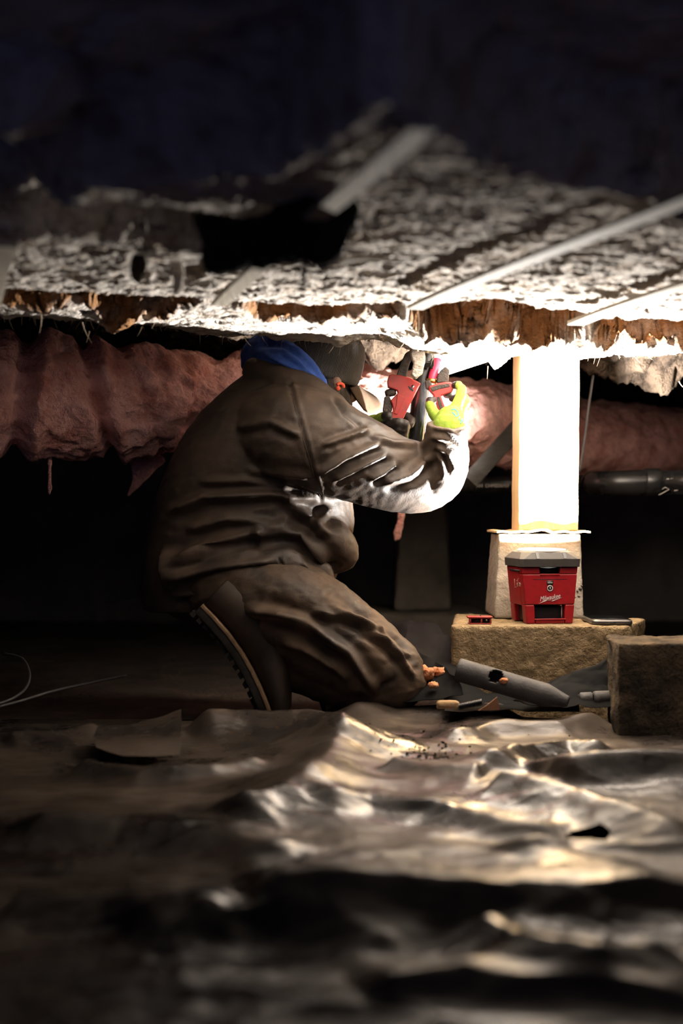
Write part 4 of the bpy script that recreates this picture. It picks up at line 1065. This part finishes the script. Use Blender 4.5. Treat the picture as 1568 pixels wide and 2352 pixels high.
gn = glove(
    [[(1008, 966, 3.115, .015), (995, 948, 3.12, .0135), (987, 932, 3.13, .0115), (987, 921, 3.14, .0102), (995, 919, 3.15, .0085)],           # thumb
     [(1046, 938, 3.115, .0135), (1057, 912, 3.125, .0125), (1060, 894, 3.135, .0112), (1052, 884, 3.15, .0098), (1044, 885, 3.163, .0085)],   # index
     [(1054, 944, 3.13, .0135), (1068, 926, 3.15, .012), (1066, 914, 3.175, .011), (1052, 912, 3.196, .0098), (1038, 915, 3.2, .0085)],        # middle
     [(1057, 956, 3.145, .013), (1068, 943, 3.17, .0115), (1062, 934, 3.195, .0105), (1046, 934, 3.21, .0095), (1032, 938, 3.212, .008)],      # ring
     [(1055, 968, 3.155, .012), (1063, 960, 3.18, .0105), (1055, 954, 3.2, .0095), (1042, 954, 3.21, .0085), (1032, 956, 3.212, .0075)]],      # little
    [[(1030, 1000, 3.08, .034), (1030, 985, 3.08, .038), (1034, 966, 3.095, .034)], [(1030, 980, 3.085, .026), (1046, 940, 3.118, .016)], [(1036, 978, 3.09, .026), (1054, 946, 3.132, .016)], [(1040, 982, 3.10, .025), (1056, 957, 3.147, .015)],
     [(1040, 985, 3.11, .024), (1054, 969, 3.156, .014)], [(1028, 982, 3.085, .026), (1008, 966, 3.115, .016)], [(1032, 962, 3.10, .022), (1010, 962, 3.115, .016)]],
    [(990, 916, 3.145, .021), (1047, 884, 3.16, .017), (1052, 892, 3.165, .018), (1042, 914, 3.205, .022), (1038, 936, 3.215, .024), (1036, 956, 3.217, .022), (1022, 940, 3.165, .03), (1026, 960, 3.16, .022)], 'glove', .0)
mb = MB()
for st in ([(1036, 942), (1044, 940), (1050, 946), (1052, 954), (1046, 957), (1042, 950)], [(1038, 947), (1044, 954)], [(1055, 958), (1053, 964), (1059, 967), (1057, 973)], [(1060, 962), (1062, 970)]):
    pp = []
    bpy.context.view_layer.update()
    pp = on_jacket(st, gn, .0004)
    if len(pp) > 1: mb.tube(pp, [.0012] * len(pp), 5)
if mb.v: build(mb, 'printed_logo', 'cyan', gn)
glove(
    [[(862, 972, 3.31, .015), (873, 961, 3.285, .013), (884, 956, 3.262, .0115), (892, 955, 3.245, .0098)],                                    # thumb
     [(884, 963, 3.33, .013), (912, 955, 3.325, .0125), (934, 957, 3.305, .0115), (945, 966, 3.285, .0105), (942, 975, 3.27, .009)],           # index
     [(878, 977, 3.31, .0135), (897, 974, 3.255, .0125), (916, 971, 3.232, .0118), (930, 974, 3.232, .0105), (934, 980, 3.25, .009)],          # middle
     [(880, 987, 3.315, .013), (898, 986, 3.262, .012), (916, 983, 3.238, .0112), (929, 985, 3.238, .01), (932, 990, 3.255, .0085)],           # ring
     [(882, 996, 3.32, .012), (900, 997, 3.27, .0108), (915, 996, 3.247, .01), (927, 998, 3.247, .0092), (929, 1003, 3.26, .008)]],            # little
    [[(818, 1000, 3.39, .028), (835, 984, 3.37, .027), (860, 976, 3.335, .025)], [(850, 980, 3.345, .024), (884, 964, 3.33, .015)], [(850, 980, 3.345, .024), (878, 977, 3.31, .016)], [(852, 984, 3.345, .023), (880, 987, 3.315, .015)],
     [(852, 988, 3.345, .022), (882, 996, 3.32, .014)], [(848, 980, 3.345, .022), (862, 972, 3.31, .016)]],
    [(890, 955, 3.25, .016), (930, 962, 3.295, .030), (945, 970, 3.28, .022), (905, 985, 3.25, .030), (922, 985, 3.24, .032), (895, 995, 3.275, .022), (888, 985, 3.27, .022)], 'glove', -.097)

# ================================================================== DEBRIS ON THE FLOOR
gp = empty('broken_pipe', P(1175, 1590, 2.98), 'broken grey pipe with a hole lying in front of the footing', 'pipe')
p0, p1 = P(1052, 1538, 2.93), P(1305, 1612, 2.86)
mb = MB(); N_ = 40; K = 60; rings = []
ax = (p1 - p0).normalized(); s1 = ax.cross(Vector((0, 1, 0))).normalized(); s2 = s1.cross(ax)
holec = P(1140, 1551, 2.9)
for k in range(K):
    t = k / (K - 1); c_ = p0.lerp(p1, t); r = .0245 * (1 if t < .8 else 1 - .55 * (t - .8) / .2)
    rings.append([c_ + s1 * r * math.cos(2 * math.pi * j / N_) + s2 * r * math.sin(2 * math.pi * j / N_) for j in range(N_)])
mb.rings(rings, caps=False)
me = mb.mesh('pipe'); bm = bmesh.new(); bm.from_mesh(me)
cc = p0.lerp(p1, .34) + Vector((0, -.02, .012))
bmesh.ops.delete(bm, geom=[v_ for v_ in bm.verts if ((v_.co - cc).dot(ax) / .014) ** 2 + ((v_.co - cc) - ax * (v_.co - cc).dot(ax)).length_squared / .012 ** 2 < 1 + .5 * math.sin(v_.co.x * 900)], context='VERTS')
bm.to_mesh(me); bm.free(); o = finish(me, 'pipe', 'greypvc', gp)
md = o.modifiers.new('solid', 'SOLIDIFY'); md.thickness = .003
me = remesh(MB().ball(cc + ax * .016 + Vector((0, -.004, -.004)), (.010, .006, .007), 12, 8), 'fibre_plug', .0025, 1); rocky(me, .006, 60); finish(me, 'fibre_plug', 'chunk', gp)
cp = empty('coupled_pipe', P(1390, 1618, 2.92), 'short grey pipe with a coupling beside the dark block', 'pipe')
mb = MB(); mb.tube([P(1362, 1604, 2.93), P(1368, 1604, 2.93), P(1470, 1600, 2.95)], [.0135, .0155, .0155], 24); build(mb, 'pipe', 'greypvc', cp)
mb = MB(); mb.tube([P(1330, 1605, 2.93), P(1333, 1605, 2.93), P(1357, 1604, 2.93), P(1360, 1604, 2.93)], [.011, .0135, .0135, .011], 24); build(mb, 'coupling', 'greypvc', cp)
mb = MB(); mb.tube([P(1325, 1606, 2.93), P(1365, 1604, 2.93)], [.0115, .0115], 20); build(mb, 'seal', 'lampblack', cp)
def scrap(name, uvY, r, mat, label, cat, seed, amp=.5):
    p = P(*uvY); me = remesh(MB().ball(p, r, 16, 10), name, min(r) / 4, 1); rocky(me, min(r) * amp * 2, .6 / min(r), seed)
    return tag(finish(me, name, mat), label, cat)
scrap('fibreglass_scrap', (975, 1545, 3.04), (.018, .016, .015), 'chunk', 'orange fibreglass scrap touching the kneeling knee', 'insulation', 1.)
scrap('fibreglass_scrap', (1008, 1545, 3.06), (.019, .015, .014), 'chunk', 'reddish fibreglass scrap beside the left end of the footing', 'insulation', 5.)
scrap('fibreglass_scrap', (994, 1574, 3.0), (.013, .010, .007), 'chunk', 'small flat orange fibreglass scrap low in front of the knee', 'insulation', 8.)
# black film mounds behind / beside the footing
def film(name, pts, label, seed, mat='blackfilm', sub=5, amp=.012):
    """crumpled film draped over a rows x cols net of points"""
    R, C = len(pts), len(pts[0]); A_ = np.array([[list(P(*p)) for p in row] for row in pts])
    def up(a, axis, m):
        k = a.shape[axis]; t = np.linspace(0, k - 1, (k - 1) * m + 1); i = np.minimum(t.astype(int), k - 2); f = t - i; f = f * f * (3 - 2 * f)
        sh = [1, 1, 1]; sh[axis] = -1; f = f.reshape(sh)
        return np.take(a, i, axis) * (1 - f) + np.take(a, i + 1, axis) * f
    G = up(up(A_, 0, sub * 3), 1, sub * 3); r_, c_ = G.shape[:2]; V_ = G.reshape(-1, 3)
    V_ = V_ + amp * np.stack([fbm(V_ * 9 + seed, 3), fbm(V_ * 9 + seed + 20, 3), 1.2 * fbm(V_ * 9 + seed + 40, 3) + .7 * (ridged(V_ * 13 + seed, 3) - .6)], 1)
    o = finish(grid_mesh(name, V_, r_, c_), name, mat); md = o.modifiers.new('solid', 'SOLIDIFY'); md.thickness = .0008
    return tag(o, label, 'plastic sheet')
film('film_heap', [[(840, 1600, 3.02), (920, 1610, 3.0), (1000, 1612, 2.98), (1060, 1600, 2.97)],
                   [(850, 1500, 3.2), (930, 1490, 3.15), (1000, 1520, 3.1), (1045, 1560, 3.0)],
                   [(855, 1440, 3.4), (940, 1418, 3.35), (1010, 1440, 3.3), (1050, 1480, 3.2)],
                   [(860, 1480, 3.6), (940, 1460, 3.6), (1010, 1470, 3.55), (1060, 1500, 3.5)]], 'heap of crumpled black film between the knee and the footing', 2.)
film('film_fold', [[(1180, 1612, 2.90), (1270, 1618, 2.90), (1360, 1622, 2.90), (1460, 1625, 2.9)],
                   [(1230, 1580, 2.95), (1300, 1572, 2.95), (1370, 1572, 2.95), (1460, 1570, 2.95)],
                   [(1260, 1566, 2.975), (1320, 1545, 2.975), (1375, 1538, 2.975), (1460, 1535, 2.975)],
                   [(1330, 1548, 2.99), (1365, 1528, 2.99), (1397, 1508, 2.99), (1450, 1545, 2.99)]], 'fold of black film leaning against the front of the footing', 6., amp=.011)
film('film_strip', [[(1020, 1632, 2.90), (1120, 1634, 2.90), (1220, 1632, 2.90), (1330, 1630, 2.90)],
                    [(1020, 1606, 2.98), (1120, 1612, 2.98), (1220, 1612, 2.98), (1330, 1606, 2.98)],
                    [(1030, 1560, 3.05), (1120, 1590, 3.05), (1220, 1592, 3.05), (1330, 1560, 3.05)]], 'strip of black film tucked along the foot of the tan footing', 15., amp=.008)
film('film_flap', [[(222, 1715, 2.50), (280, 1736, 2.48), (350, 1738, 2.48), (412, 1735, 2.50)],
                   [(215, 1690, 2.56), (280, 1692, 2.57), (350, 1690, 2.57), (416, 1685, 2.58)],
                   [(228, 1665, 2.66), (290, 1665, 2.67), (350, 1652, 2.69), (414, 1630, 2.70)]], 'curled dull plastic flap lifting off the floor at left', 9., 'poly', 4, .003)
cable_pts = [[(-40, 1522), (10, 1530), (50, 1552), (66, 1575), (50, 1592), (10, 1602), (-40, 1610)]]
mb = MB(); mb.tube([P(a, b_, 2.95) + Vector((0, (1570 - b_) * .004, 0)) for a, b_ in cable_pts[0]], [.0028] * 7, 8, sub=6)
tag(build(mb, 'cable_loop', 'cable'), 'dim loop of grey cable on the floor at the far left', 'cable')
mb = MB(); mb.tube([P(a, b_, Yc) for a, b_, Yc in ((-40, 1632, 2.85), (40, 1612, 2.92), (120, 1588, 3.0), (200, 1570, 3.1), (290, 1552, 3.2))], [.0032] * 5, 8, sub=6)
tag(build(mb, 'loose_cable', 'cable'), 'dim straight cable on the floor left of the worker', 'cable')
def block(name, uvY, s, mat, label, cat, rz=0.):
    p = P(*uvY); me = subdiv_box([Matrix.Rotation(rz, 3, 'Z') @ Vector((a * s[0] / 2, b_ * s[1] / 2, c_)) + p for c_ in (0, s[2]) for a, b_ in ((-1, -1), (1, -1), (1, 1), (-1, 1))], min(s) / 4, min(s) / 4)
    rocky(me, min(s) * .15, .4 / min(s)); return tag(finish(me, name, mat), label, cat)
block('foam_chip', (1028, 1627, 2.80), (.045, .02, .016), 'card', 'pale broken foam chip on the sheet in front of the knee', 'debris', .1)
mb = MB()
p0, p1 = P(1052, 1624, 2.80), P(1106, 1613, 2.80)
for k in range(12):
    a = p0.lerp(p1, k / 12); b_ = p0.lerp(p1, (k + .45) / 12); c_ = p0.lerp(p1, (k + 1) / 12); mb.tube([a, b_, c_], [.0075, .0055, .0075], 12, caps=True)
tag(build(mb, 'corrugated_tube', 'abs'), 'stub of black corrugated tube beside the foam chip', 'tube')
mb = MB(); mb.extrude([P(u_, v_, 2.78) for u_, v_ in ((1098, 1632), (1120, 1618), (1142, 1600), (1147, 1630))], (0, .004, 0))
tag(build(mb, 'brown_shard', 'brownscrap', smooth=False), 'triangular brown shard standing on the sheet below the broken pipe', 'debris')
